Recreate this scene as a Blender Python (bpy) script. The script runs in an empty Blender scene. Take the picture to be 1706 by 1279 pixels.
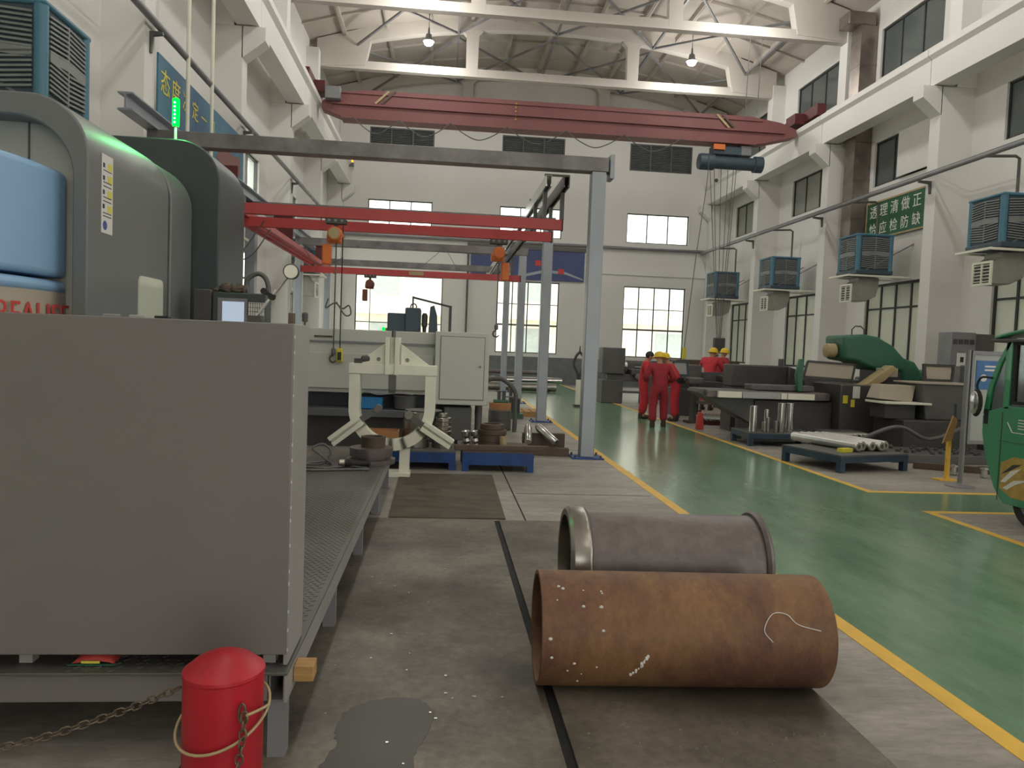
import bpy, bmesh, math, random
from mathutils import Vector as V, Matrix as M
random.seed(7)
PI = math.pi
COL = bpy.context.scene.collection
scn = bpy.context.scene

# ------------------------------------------------------------------ materials
def s2l(c):
    return tuple((x/255/12.92 if x/255 <= .04045 else ((x/255+.055)/1.055)**2.4) for x in c)
def mat(name, rgb, rough=.6, metal=0., var=.12, scale=4., bump=0., bscale=60., dark=None, dscale=1.5, damt=.5, spec=.5, stretch=None, coat=0., grain=0., gscale=45.):
    """procedural surface: base colour broken up by noise, optional larger patches of a second colour, optional bump"""
    m = bpy.data.materials.new(name); m.use_nodes = True
    nt = m.node_tree; N = nt.nodes; L = nt.links
    b = N['Principled BSDF']
    b.inputs['Roughness'].default_value = rough; b.inputs['Metallic'].default_value = metal
    b.inputs['Specular IOR Level'].default_value = spec
    b.inputs['Coat Weight'].default_value = coat
    c = s2l(rgb)
    tc = N.new('ShaderNodeTexCoord'); src = tc.outputs['Object']
    if stretch:
        mp = N.new('ShaderNodeMapping'); mp.inputs['Scale'].default_value = stretch
        L.new(src, mp.inputs['Vector']); src = mp.outputs['Vector']
    n = N.new('ShaderNodeTexNoise'); n.inputs['Scale'].default_value = scale; n.inputs['Detail'].default_value = 6
    L.new(src, n.inputs['Vector'])
    r = N.new('ShaderNodeValToRGB'); e = r.color_ramp.elements
    e[0].position = .3; e[1].position = .7
    e[0].color = tuple(x*(1-var) for x in c)+(1,); e[1].color = tuple(min(1, x*(1+var)) for x in c)+(1,)
    L.new(n.outputs['Fac'], r.inputs['Fac']); out = r.outputs['Color']
    if dark:
        n2 = N.new('ShaderNodeTexNoise'); n2.inputs['Scale'].default_value = dscale; n2.inputs['Detail'].default_value = 8
        n2.inputs['Roughness'].default_value = .65
        L.new(src, n2.inputs['Vector'])
        r2 = N.new('ShaderNodeValToRGB'); r2.color_ramp.elements[0].position = .42; r2.color_ramp.elements[1].position = .62
        r2.color_ramp.elements[0].color = (0,0,0,1); r2.color_ramp.elements[1].color = (damt,)*3+(1,)
        L.new(n2.outputs['Fac'], r2.inputs['Fac'])
        mx = N.new('ShaderNodeMix'); mx.data_type = 'RGBA'
        L.new(r2.outputs['Color'], mx.inputs['Factor']); L.new(out, mx.inputs['A'])
        mx.inputs['B'].default_value = s2l(dark)+(1,)
        out = mx.outputs['Result']
    if grain:
        n4 = N.new('ShaderNodeTexNoise'); n4.inputs['Scale'].default_value = gscale; n4.inputs['Detail'].default_value = 8; n4.inputs['Roughness'].default_value = .7
        L.new(src, n4.inputs['Vector'])
        r4 = N.new('ShaderNodeValToRGB'); r4.color_ramp.elements[0].position = .32; r4.color_ramp.elements[1].position = .68
        r4.color_ramp.elements[0].color = (1-grain,)*3+(1,); r4.color_ramp.elements[1].color = (1+grain*.6,)*3+(1,)
        L.new(n4.outputs['Fac'], r4.inputs['Fac'])
        m4 = N.new('ShaderNodeMix'); m4.data_type = 'RGBA'; m4.blend_type = 'MULTIPLY'; m4.inputs['Factor'].default_value = 1
        L.new(out, m4.inputs['A']); L.new(r4.outputs['Color'], m4.inputs['B']); out = m4.outputs['Result']
    L.new(out, b.inputs['Base Color'])
    if bump:
        n3 = N.new('ShaderNodeTexNoise'); n3.inputs['Scale'].default_value = bscale; n3.inputs['Detail'].default_value = 4
        L.new(src, n3.inputs['Vector'])
        bp = N.new('ShaderNodeBump'); bp.inputs['Strength'].default_value = bump; bp.inputs['Distance'].default_value = .01
        L.new(n3.outputs['Fac'], bp.inputs['Height']); L.new(bp.outputs['Normal'], b.inputs['Normal'])
    return m
def emit(name, rgb, s):
    m = bpy.data.materials.new(name); m.use_nodes = True
    nt = m.node_tree; nt.nodes.remove(nt.nodes['Principled BSDF'])
    e = nt.nodes.new('ShaderNodeEmission'); e.inputs['Color'].default_value = s2l(rgb)+(1,); e.inputs['Strength'].default_value = s
    nt.links.new(e.outputs[0], nt.nodes['Material Output'].inputs['Surface'])
    return m
def glass(name, tint=(235,240,238), gl=.06, rough=.05):
    m = bpy.data.materials.new(name); m.use_nodes = True
    nt = m.node_tree; N = nt.nodes; N.remove(N['Principled BSDF'])
    t = N.new('ShaderNodeBsdfTransparent'); t.inputs['Color'].default_value = s2l(tint)+(1,)
    g = N.new('ShaderNodeBsdfGlossy'); g.inputs['Roughness'].default_value = rough
    x = N.new('ShaderNodeMixShader'); x.inputs['Fac'].default_value = gl
    nt.links.new(t.outputs[0], x.inputs[1]); nt.links.new(g.outputs[0], x.inputs[2])
    nt.links.new(x.outputs[0], N['Material Output'].inputs['Surface'])
    return m
def tex_floor():
    """grey concrete: blotches, fine grain, dark oil marks"""
    return mat('concrete', (158,153,144), .5, var=.14, scale=1.3, dark=(118,113,104), dscale=.9, damt=.7, bump=.15, bscale=25, grain=.3, gscale=9, stretch=(.6,1.6,1))
MT = {}
MT['wall'] = mat('white_paint', (220,218,213), .7, var=.03, scale=.6)
MT['ceil'] = mat('roof_paint', (188,180,170), .8, var=.05, scale=.5, dark=(170,161,150), dscale=.35, damt=.6)
MT['truss'] = mat('truss_paint', (200,194,185), .7, var=.04, scale=.8)
MT['dado'] = mat('grey_dado', (112,115,116), .6)
MT['concrete'] = tex_floor()
MT['plate'] = mat('dark_steel_plate', (116,110,99), .5, .1, var=.2, scale=2.2, dark=(62,56,48), dscale=.75, damt=.95, bump=.12, bscale=18, grain=.3, gscale=22)
MT['plate2'] = mat('greasy_plate', (116,109,98), .5, .1, var=.2, scale=2.5, dark=(66,60,52), dscale=.9, damt=.8, bump=.12, bscale=18, grain=.3, gscale=22)
MT['mat'] = mat('rubber_mat', (86,80,64), .7, var=.2, scale=6, dark=(60,55,44), dscale=2, damt=.8, stretch=(1,3,1))
MT['green'] = mat('green_epoxy', (101,134,104), .19, var=.12, scale=1.1, dark=(130,156,130), dscale=.8, damt=.6, spec=.6, stretch=(1.4,.5,1), bump=.05, bscale=2.5, grain=.16, gscale=5)
MT['yellow'] = mat('yellow_line', (222,178,70), .5, var=.1, scale=5)
MT['black'] = mat('black_gap', (22,20,18), .8)
MT['steel'] = mat('grey_frame_steel', (128,128,130), .5, .2, var=.1, scale=3)
MT['beamst'] = mat('raw_steel_beam', (112,108,108), .5, .35, var=.2, scale=2.5, dark=(148,146,146), dscale=2.2, damt=.5)
MT['post'] = mat('silver_grey_paint', (150,156,162), .4, .25, var=.06, scale=2)
MT['red'] = mat('crane_red', (186,72,72), .45, var=.07, scale=2)
MT['crane'] = mat('faded_crane_red', (128,80,78), .6, var=.1, scale=1)
MT['darkred'] = mat('dark_red_steel', (88,36,38), .6)
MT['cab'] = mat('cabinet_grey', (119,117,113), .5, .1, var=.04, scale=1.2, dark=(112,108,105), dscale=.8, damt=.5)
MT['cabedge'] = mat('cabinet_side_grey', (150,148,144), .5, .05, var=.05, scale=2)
MT['deck'] = mat('tread_plate', (104,104,100), .45, .4, var=.15, scale=4, dark=(78,74,68), dscale=2, damt=.6)
MT['shell'] = mat('machine_grey', (112,116,114), .42, .15, var=.04, scale=1, spec=.5)
MT['shelldk'] = mat('machine_dark_green_grey', (62,70,70), .45, .1, var=.04, scale=1)
MT['shelllt'] = mat('machine_light_panel', (168,170,160), .5, var=.04, scale=1)
MT['blue'] = mat('machine_blue', (140,178,212), .4, var=.03, scale=1)
MT['rust'] = mat('rusty_steel', (130,96,62), .62, .1, var=.2, scale=3.2, dark=(88,56,46), dscale=1.7, damt=.9, bump=.25, bscale=45, stretch=(1.6,1.1,1.1), grain=.16, gscale=24)
MT['bare'] = mat('bare_pipe_steel', (120,112,110), .45, .45, var=.12, scale=3, dark=(90,82,80), dscale=1.4, damt=.7, grain=.2, gscale=12)
MT['chrome'] = mat('turned_steel', (200,200,198), .18, 1., var=.08, scale=6)
MT['steelring'] = mat('machined_ring_steel', (150,146,138), .28, .9, var=.15, scale=8)
MT['brown'] = mat('brown_oxide', (92,78,68), .6, .3, var=.2, scale=5, bump=.1)
MT['bollard'] = mat('bollard_red', (176,24,40), .42, var=.08, scale=3, dark=(120,30,36), dscale=2.5, damt=.55)
MT['chain'] = mat('dull_chain', (112,100,84), .5, .7, var=.2, scale=20)
MT['white'] = mat('white_enamel', (222,222,204), .5, var=.05, scale=4)
MT['lathe'] = mat('lathe_white_grey', (186,188,180), .5, var=.03, scale=1)
MT['lathedk'] = mat('lathe_dark_base', (90,92,96), .55, .1, var=.1, scale=2)
MT['pblue'] = mat('pallet_blue', (30,74,140), .45, .1, var=.12, scale=4, dark=(24,44,74), dscale=3, damt=.5)
MT['pdark'] = mat('pallet_dark_teal', (42,62,78), .5, .15, var=.15, scale=4)
MT['orange'] = mat('hoist_orange', (214,112,50), .5, var=.08, scale=4)
MT['brownred'] = mat('hoist_brown', (120,70,60), .55)
MT['bright'] = mat('bright_bar_steel', (192,192,186), .27, .88, var=.06, scale=6)
MT['dark'] = mat('dark_machine', (74,72,70), .5, .2, var=.15, scale=3)
MT['dark2'] = mat('dark_grey_machine', (92,92,90), .5, .15, var=.15, scale=2)
MT['mgreen'] = mat('machine_green', (46,98,76), .4, var=.1, scale=3)
MT['trike'] = mat('trike_green', (44,128,86), .3, var=.04, scale=2, coat=.3)
MT['beige'] = mat('beige_panel', (176,166,150), .5, var=.06, scale=2)
MT['tan'] = mat('tan_block', (168,152,112), .55)
MT['teal'] = mat('cooler_teal', (70,116,136), .45, var=.05, scale=2)
MT['slate'] = mat('cooler_slate', (62,76,86), .5, var=.06, scale=2)
MT['louver'] = mat('cooler_louver', (122,126,124), .5)
MT['duct'] = mat('grey_duct', (150,148,140), .5, .15)
MT['bduct'] = mat('brown_tin_duct', (132,122,114), .35, .6, var=.2, scale=3, bump=.15, bscale=6)
MT['rubber'] = mat('black_rubber', (26,26,26), .7)
MT['dkglass'] = mat('dark_window_glass', (88,95,94), .12, spec=.6, var=.1, scale=.6)
MT['dkglass2'] = mat('grey_window_glass', (140,142,134), .15, spec=.6, var=.1, scale=.6)
MT['brightpane'] = mat('bright_painted_pane', (196,200,182), .2, spec=.6, var=.05, scale=.8)  # opaque pale colour stands in for the brightness seen in the pane
MT['wframe'] = mat('window_frame_grey', (92,92,90), .5, .2)
MT['wframedk'] = mat('window_frame_dark', (52,54,54), .5, .2)
MT['glass'] = glass('window_glass')
MT['poly'] = glass('clear_guard', (200,206,206), .12, .1)
MT['lamp'] = emit('lamp_glow', (255,255,248), 40)
MT['ledgreen'] = emit('green_led', (0,255,60), 2.2)
MT['ledcore'] = emit('green_led_core', (150,255,190), 5)
MT['screen'] = emit('screen_glow', (176,190,206), .75)
MT['amber'] = emit('amber_glow', (255,190,60), 1.2)
MT['cover'] = mat('red_coverall', (190,46,58), .75, var=.12, scale=9, bump=.3, bscale=14)
MT['cover2'] = mat('dark_red_coverall', (150,36,46), .75, var=.12, scale=9, bump=.3, bscale=14)
MT['skin'] = mat('skin', (176,128,104), .55, var=.05)
MT['hat'] = mat('hard_hat_yellow', (222,190,40), .35, var=.03)
MT['boot'] = mat('boot_leather', (60,46,40), .6)
MT['hair'] = mat('dark_hair', (36,32,30), .6)
MT['glove'] = mat('grey_sleeve', (120,122,118), .7)
MT['banner'] = mat('banner_blue', (64,118,138), .6, var=.12, scale=1.2, dark=(52,72,112), dscale=.5, damt=.7)
MT['sign'] = mat('sign_green', (38,92,62), .5, var=.06)
MT['signblue'] = mat('sign_navy', (66,76,120), .5, var=.12, scale=.7)
MT['ink'] = mat('white_lettering', (230,230,222), .6, var=.02)
MT['yink'] = mat('yellow_lettering', (214,204,80), .6, var=.02)
MT['rink'] = mat('red_lettering', (196,70,64), .6, var=.02)
MT['bink'] = mat('blue_print', (70,84,150), .6, var=.02)
MT['kink'] = mat('black_print', (50,50,50), .6, var=.02)
MT['paper'] = mat('paper', (214,212,206), .8, var=.03)
MT['wood'] = mat('pallet_wood', (168,132,80), .7, var=.2, scale=5, stretch=(1,8,8))
MT['carton'] = mat('carton', (178,128,84), .8, var=.08)
MT['crate'] = mat('crate_blue', (40,122,176), .5)
MT['poster'] = mat('poster_blue', (50,104,158), .5, var=.2, scale=8)
MT['board'] = mat('board_grey', (166,168,166), .5, var=.03)
MT['facade'] = mat('outside_wall', (248,240,228), .8, var=.03, scale=.4)
MT['facdk'] = mat('outside_window', (186,192,190), .4)
MT['ground'] = mat('outside_ground', (190,186,176), .9)
MT['puddle'] = mat('oil_puddle', (64,60,55), .42, var=.1, scale=3, spec=.4)
MT['lime'] = mat('yellow_sheet', (206,196,60), .7)
MT['gold'] = mat('decal_gold', (170,140,70), .5, var=.2, scale=12)

# ------------------------------------------------------------------ mesh building
class MB:
    def __init__(s): s.bm = bmesh.new(); s.T = M.Identity(4)
    def _add(s, co, faces):
        vs = [s.bm.verts.new(s.T @ V(c)) for c in co]
        for f in faces:
            try: s.bm.faces.new([vs[i] for i in f])
            except ValueError: pass
        return s
    def box(s, x0, x1, y0, y1, z0, z1):
        return s._add([(x0,y0,z0),(x1,y0,z0),(x1,y1,z0),(x0,y1,z0),(x0,y0,z1),(x1,y0,z1),(x1,y1,z1),(x0,y1,z1)],
            [(3,2,1,0),(4,5,6,7),(0,1,5,4),(1,2,6,5),(2,3,7,6),(3,0,4,7)])
    def bar(s, a, b, w, h=None, up=(0,0,1)):
        a, b = V(a), V(b); h = h or w; d = (b-a).normalized(); u = V(up)
        if abs(d.dot(u)) > .98: u = V((0,1,0)) if abs(d.y) < .9 else V((1,0,0))
        r = d.cross(u).normalized(); u = r.cross(d)
        r, u = r*w/2, u*h/2
        co = [a-r-u, a+r-u, a+r+u, a-r+u, b-r-u, b+r-u, b+r+u, b-r+u]
        return s._add(co, [(0,1,2,3),(7,6,5,4),(1,0,4,5),(2,1,5,6),(3,2,6,7),(0,3,7,4)])
    def prism(s, poly, ax, d0, d1):
        """poly of 2-D points extruded along ax: 'x' -> (y,z), 'y' -> (x,z), 'z' -> (x,y)"""
        f = {'x': lambda p,d: (d,p[0],p[1]), 'y': lambda p,d: (p[0],d,p[1]), 'z': lambda p,d: (p[0],p[1],d)}[ax]
        n = len(poly); co = [f(p,d0) for p in poly]+[f(p,d1) for p in poly]
        return s._add(co, [tuple(range(n)), tuple(range(2*n-1,n-1,-1))]+[(i,i+n,(i+1)%n+n,(i+1)%n) for i in range(n)])
    def ring(s, poly_out, poly_in, ax, d0, d1):
        """hollow frame between two polygons of equal count"""
        f = {'x': lambda p,d: (d,p[0],p[1]), 'y': lambda p,d: (p[0],d,p[1]), 'z': lambda p,d: (p[0],p[1],d)}[ax]
        n = len(poly_out); co = [f(p,d0) for p in poly_out]+[f(p,d0) for p in poly_in]+[f(p,d1) for p in poly_out]+[f(p,d1) for p in poly_in]
        F = []
        for i in range(n):
            j = (i+1)%n
            F += [(i,j,n+j,n+i),(2*n+i,3*n+i,3*n+j,2*n+j),(i,2*n+i,2*n+j,j),(n+i,n+j,3*n+j,3*n+i)]
        return s._add(co, F)
    def tube(s, pts, r, n=10, closed=False):
        pts = [V(p) for p in pts]; k = len(pts); rings = []
        u = None
        for i in range(k):
            a = pts[i-1] if (i > 0 or closed) else pts[i]; b = pts[(i+1)%k] if (i < k-1 or closed) else pts[i]
            d = (b-a).normalized()
            if u is None:
                u = d.cross(V((0,0,1)))
                if u.length < .05: u = d.cross(V((0,1,0)))
            u = (u-d*u.dot(d)).normalized(); w = d.cross(u)
            rr = r[i] if isinstance(r,(list,tuple)) else r
            rings.append([pts[i]+(u*math.cos(2*PI*j/n)+w*math.sin(2*PI*j/n))*rr for j in range(n)])
        co = [p for q in rings for p in q]; F = []
        for i in range(k if closed else k-1):
            for j in range(n):
                F.append((i*n+j, i*n+(j+1)%n, ((i+1)%k)*n+(j+1)%n, ((i+1)%k)*n+j))
        if not closed: F += [tuple(range(n-1,-1,-1)), tuple((k-1)*n+j for j in range(n))]
        return s._add(co, F)
    def cyl(s, a, b, r, r2=None, n=24): return s.tube([a,b], [r, r if r2 is None else r2], n)
    def lathe(s, prof, o=(0,0,0), ax=(0,0,1), n=32, closed=False):
        """prof: (radius, distance along ax); closed joins the last point to the first (a ring)"""
        d = V(ax).normalized(); u = d.cross(V((0,0,1)))
        if u.length < .05: u = V((1,0,0))
        u.normalize(); w = d.cross(u); o = V(o); k = len(prof)
        co = [o+d*h+(u*math.cos(2*PI*j/n)+w*math.sin(2*PI*j/n))*max(r,1e-4) for r,h in prof for j in range(n)]; F = []
        for i in range(k if closed else k-1):
            for j in range(n): F.append((i*n+j, i*n+(j+1)%n, ((i+1)%k)*n+(j+1)%n, ((i+1)%k)*n+j))
        if not closed:
            if prof[0][0] > 1e-3: F.append(tuple(range(n-1,-1,-1)))
            if prof[-1][0] > 1e-3: F.append(tuple((k-1)*n+j for j in range(n)))
        return s._add(co, F)
    def ball(s, c, r, sc=(1,1,1), n=16):
        k = n//2; co = []; F = []
        for i in range(k+1):
            t = PI*i/k
            for j in range(n):
                p = 2*PI*j/n; co.append((c[0]+r*sc[0]*math.sin(t)*math.cos(p), c[1]+r*sc[1]*math.sin(t)*math.sin(p), c[2]+r*sc[2]*math.cos(t)))
        for i in range(k):
            for j in range(n): F.append((i*n+j, (i+1)*n+j, (i+1)*n+(j+1)%n, i*n+(j+1)%n))
        s._add(co, F); return s
    def build(s, name, m, parent=None, bevel=0, smooth=35, w=True, seg=2):
        bm = s.bm
        bmesh.ops.remove_doubles(bm, verts=bm.verts[:], dist=1e-5)
        bmesh.ops.recalc_face_normals(bm, faces=bm.faces[:])
        me = bpy.data.meshes.new(name)
        if parent is not None and w:
            bmesh.ops.transform(bm, matrix=world(parent).inverted(), verts=bm.verts[:])
        bm.to_mesh(me); bm.free()
        me.materials.append(MT[m] if isinstance(m, str) else m)
        if smooth:
            me.shade_smooth(); me.set_sharp_from_angle(angle=math.radians(smooth))
        o = bpy.data.objects.new(name, me); COL.objects.link(o)
        if parent is not None: o.parent = parent
        if bevel:
            b = o.modifiers.new('bevel', 'BEVEL'); b.width = bevel; b.segments = seg; b.limit_method = 'ANGLE'; b.angle_limit = math.radians(40)
            b.harden_normals = False
        return o
_MB0 = MB.__init__
def world(o):
    m = o.matrix_basis.copy()
    while o.parent: o = o.parent; m = o.matrix_basis @ m
    return m
def tag(o, label, cat, group=None):
    o['label'] = label; o['category'] = cat
    if group: o['group'] = group
    return o
def thing(name, label, cat, loc=(0,0,0), rz=0, group=None):
    o = bpy.data.objects.new(name, None); COL.objects.link(o); o.empty_display_size = .1
    o.location = loc; o.rotation_euler = (0,0,rz)
    return tag(o, label, cat, group)
def struct(o): o['kind'] = 'structure'; return o
def children(o): return [c for c in bpy.data.objects if c.parent == o]
def dup(o, loc=None, rz=None, label=None, parent=None):
    c = o.copy(); COL.objects.link(c)
    if parent is not None: c.parent = parent
    if loc is not None: c.location = loc
    if rz is not None: c.rotation_euler = (0,0,rz)
    if label: c['label'] = label
    for k in children(o):
        d = k.copy(); COL.objects.link(d); d.parent = c
        for g in children(k):
            e = g.copy(); COL.objects.link(e); e.parent = d
    return c
def text(name, s, size, m, mtx, parent=None, ext=.002, align='CENTER'):
    cu = bpy.data.curves.new(name, 'FONT'); cu.body = s; cu.size = size; cu.extrude = ext
    cu.align_x = align; cu.align_y = 'CENTER'
    o = bpy.data.objects.new(name, cu); COL.objects.link(o)
    cu.materials.append(MT[m])
    if parent is not None:
        o.parent = parent; o.matrix_basis = world(parent).inverted() @ mtx
    else: o.matrix_basis = mtx
    bpy.context.view_layer.update()
    me = bpy.data.meshes.new_from_object(o.evaluated_get(bpy.context.evaluated_depsgraph_get())); me.name = name
    n = bpy.data.objects.new(name, me); COL.objects.link(n); n.parent = parent; n.matrix_basis = o.matrix_basis
    bpy.data.objects.remove(o); n.name = name
    return n
def frame_mtx(o, right, up):
    r, u = V(right).normalized(), V(up).normalized(); n = r.cross(u)
    return M(((r.x,u.x,n.x,o[0]),(r.y,u.y,n.y,o[1]),(r.z,u.z,n.z,o[2]),(0,0,0,1)))
def arc(cx, cz, r, a0, a1, n): return [(cx+r*math.cos(math.radians(a0+(a1-a0)*i/n)), cz+r*math.sin(math.radians(a0+(a1-a0)*i/n))) for i in range(n+1)]
def bez(p, n=16):
    """smooth curve through the points (Catmull-Rom)"""
    p = [V(q) for q in p]; p = [p[0]*2-p[1]]+p+[p[-1]*2-p[-2]]; out = []
    for i in range(1, len(p)-2):
        for k in range(n):
            t = k/n; a,b,c,d = p[i-1],p[i],p[i+1],p[i+2]
            out.append(.5*((2*b)+(c-a)*t+(2*a-5*b+4*c-d)*t*t+(3*b-a-3*c+d)*t**3))
    return out+[p[-2]]

# ------------------------------------------------------------------ camera
cam = bpy.data.cameras.new('camera'); co = bpy.data.objects.new('camera', cam); COL.objects.link(co)
cam.sensor_fit = 'HORIZONTAL'; cam.sensor_width = 36; cam.lens = 36*1250/1706; cam.clip_start = .05; cam.clip_end = 300
r_, u_, f_ = V((.99505882,-.09148482,.03858071)), V((-.033832,.05290209,.99802643)), V((.09334527,.99440027,-.04954558))
r_ = f_.cross(u_).normalized(); u_ = r_.cross(f_)
co.matrix_world = M(((r_.x,u_.x,-f_.x,0),(r_.y,u_.y,-f_.y,0),(r_.z,u_.z,-f_.z,1.7),(0,0,0,1)))
scn.camera = co
# ------------------------------------------------------------------ the hall
XR, XL, YE, YB = 13.3, -5.4, 35.2, -9.0          # inner faces of the walls
BAYS = [-8.95+5.55*k for k in range(8)]; BAYS[-1] = 29.9
YC = [-3.65, 1.9, 7.45, 13.0, 18.55, 24.1, 29.65]
def roof_z(x): return 12.98+1.45*(1-((x-3.95)/9.4)**2)
def panel_wall(name, ax, d0, d1, u0, u1, z0, z1, holes, m='wall'):
    """wall slab with rectangular openings; ax 'x': slab between x=d0,d1 running along y"""
    us = sorted({u0,u1,*[h[0] for h in holes],*[h[1] for h in holes]}); zs = sorted({z0,z1,*[h[2] for h in holes],*[h[3] for h in holes]})
    mb = MB()
    for a,b in zip(us,us[1:]):
        for c,d in zip(zs,zs[1:]):
            if any(h[0]-1e-6 <= a and b <= h[1]+1e-6 and h[2]-1e-6 <= c and d <= h[3]+1e-6 for h in holes): continue
            if ax == 'x': mb.box(d0,d1,a,b,c,d)
            else: mb.box(a,b,d0,d1,c,d)
    bmesh.ops.remove_doubles(mb.bm, verts=mb.bm.verts[:], dist=1e-4)
    # drop the doubled inner faces between neighbouring cells
    seen = {}
    for f in mb.bm.faces: seen.setdefault(tuple(sorted(v.index for v in f.verts)), []).append(f)
    mb.bm.verts.index_update(); seen = {}
    for f in mb.bm.faces: seen.setdefault(frozenset(v.index for v in f.verts), []).append(f)
    bmesh.ops.delete(mb.bm, geom=[f for q in seen.values() if len(q) > 1 for f in q], context='FACES')
    return struct(mb.build(name, m, smooth=0))
wn = [0]
def window(ax, d, u0, u1, z0, z1, cols, rows, fm, pm, fw=.05, thick=.08, heavy=()):
    """frame with mullions (one mesh) and its pane; stands in the opening"""
    wn[0] += 1; mb = MB()
    def bx(a,b,c,e, t=thick):
        if ax == 'x': mb.box(d-t/2,d+t/2,a,b,c,e)
        else: mb.box(a,b,d-t/2,d+t/2,c,e)
    bx(u0,u0+fw,z0,z1); bx(u1-fw,u1,z0,z1); bx(u0,u1,z0,z0+fw); bx(u0,u1,z1-fw,z1)
    for c in cols: bx(c-fw/2,c+fw/2,z0,z1,thick*.8)
    for r in rows: bx(u0,u1,r-fw/2*(1.6 if r in heavy else .8),r+fw/2*(1.6 if r in heavy else .8),thick*.7)
    f = struct(mb.build('window_%d' % wn[0], fm, smooth=0))
    p = MB()
    if ax == 'x': p.box(d-.004,d+.004,u0+fw*.6,u1-fw*.6,z0+fw*.6,z1-fw*.6)
    else: p.box(u0+fw*.6,u1-fw*.6,d-.004,d+.004,z0+fw*.6,z1-fw*.6)
    p.build('pane', pm, f, smooth=0)
    return f
def lin(a,b,n): return [a+(b-a)*(i+1)/n for i in range(n-1)]
# end wall
EW = [(-4.1,-.1),(2.43,5.37),(8.47,11.48)]
holes = []
for i,(a,b) in enumerate(EW):
    holes += [(a if i else -3.63, b if i else -.7, 10.2,11.47), (a if i else -3.63, b if i else -.7, 6.83,8.22), (a,b,1.42 if i else .95,4.78)]
panel_wall('wall_back','y',YE,YE+.3,XL-.3,XR+.3,-.1,14.6,holes)
for i,(a,b) in enumerate(EW):
    ua, ub = (a,b) if i else (-3.63,-.7)
    window('y',YE+.12,ua,ub,6.83,8.22,lin(ua,ub,3),[],'wframe','glass')
    if i: window('y',YE+.12,a,b,1.42,4.78,[a+(b-a)*.25,(a+b)/2,a+(b-a)*.75],[3.72,2.74],'wframe','glass',heavy=(2.74,))
    else: window('y',YE+.12,a,b,.95,4.78,[],[2.6],'wframe','glass')
    # ventilation louvre in the gable
    wn[0] += 1; mb = MB(); mb.ring([(ua,10.2),(ub,10.2),(ub,11.47),(ua,11.47)],[(ua+.06,10.26),(ub-.06,10.26),(ub-.06,11.41),(ua+.06,11.41)],'y',YE+.02,YE+.2)
    for c in lin(ua,ub,3): mb.box(c-.03,c+.03,YE+.03,YE+.2,10.2,11.47)
    fr = struct(mb.build('window_%d' % wn[0],'wframe',smooth=0)); mb = MB()
    for k in range(15):
        z = 10.3+k*.076; mb._add([(ua+.05,YE+.05,z),(ub-.05,YE+.05,z),(ub-.05,YE+.15,z+.07),(ua+.05,YE+.15,z+.07),(ua+.05,YE+.06,z-.01),(ub-.05,YE+.06,z-.01),(ub-.05,YE+.16,z+.06),(ua+.05,YE+.16,z+.06)],[(0,1,2,3),(7,6,5,4),(0,4,5,1),(3,2,6,7),(0,3,7,4),(1,5,6,2)])
    mb.box(ua+.05,ub-.05,YE+.18,YE+.19,10.25,11.42)
    mb.build('louver_blades',MT['louver'],fr,smooth=0)
# dado of the end wall
mb = MB().box(-.1,XR,YE-.02,YE,0,1.26); struct(mb.build('baseboard_back','dado',smooth=0))
# right wall
mid = [(a+b)/2 for a,b in zip(YC,YC[1:])]+[32.5]
rh = []
for y in mid: rh += [(y-1.5,y+1.5,1.35,4.05),(y-1.55,y+1.45,7.12,8.5),(y-1.55,y+1.45,10.5,12.0)]
panel_wall('wall_right','x',XR,XR+.3,YB,YE+.3,-.1,13.4,rh)
for y in mid:
    if y < 9: continue
    window('x',XR+.1,y-1.5,y+1.5,1.35,4.05,[y-.75,y,y+.75],[3.3],'wframedk','brightpane',fw=.07)
    window('x',XR+.1,y-1.55,y+1.45,7.12,8.5,[y-.55,y+.5],[],'wframedk','dkglass2' if y > 22 else 'dkglass')
    window('x',XR+.1,y-1.55,y+1.45,10.5,12.0,[y-.55,y+.5],[],'wframedk','dkglass')
# left wall
lh = []
for y in mid:
    if y > 17: lh += [(y-2.0,y+1.0,1.2,4.05),(y-2.0,y+1.0,5.3,6.7)]
panel_wall('wall_left','x',XL-.3,XL,YB,YE+.3,-.1,13.4,lh)
for y in mid:
    if y < 17: continue
    window('x',XL-.1,y-2.0,y+1.0,1.2,4.05,[y-1.25,y-.5,y+.25],[3.3],'wframe','glass')
    window('x',XL-.1,y-2.0,y+1.0,5.3,6.7,[y-1,y],[],'wframe','glass')
# wall behind the viewer, with a wide doorway
panel_wall('wall_front','y',YB-.3,YB,XL-.3,XR+.3,-.1,14.6,[(1.5,6.5,0,5.0)])
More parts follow.
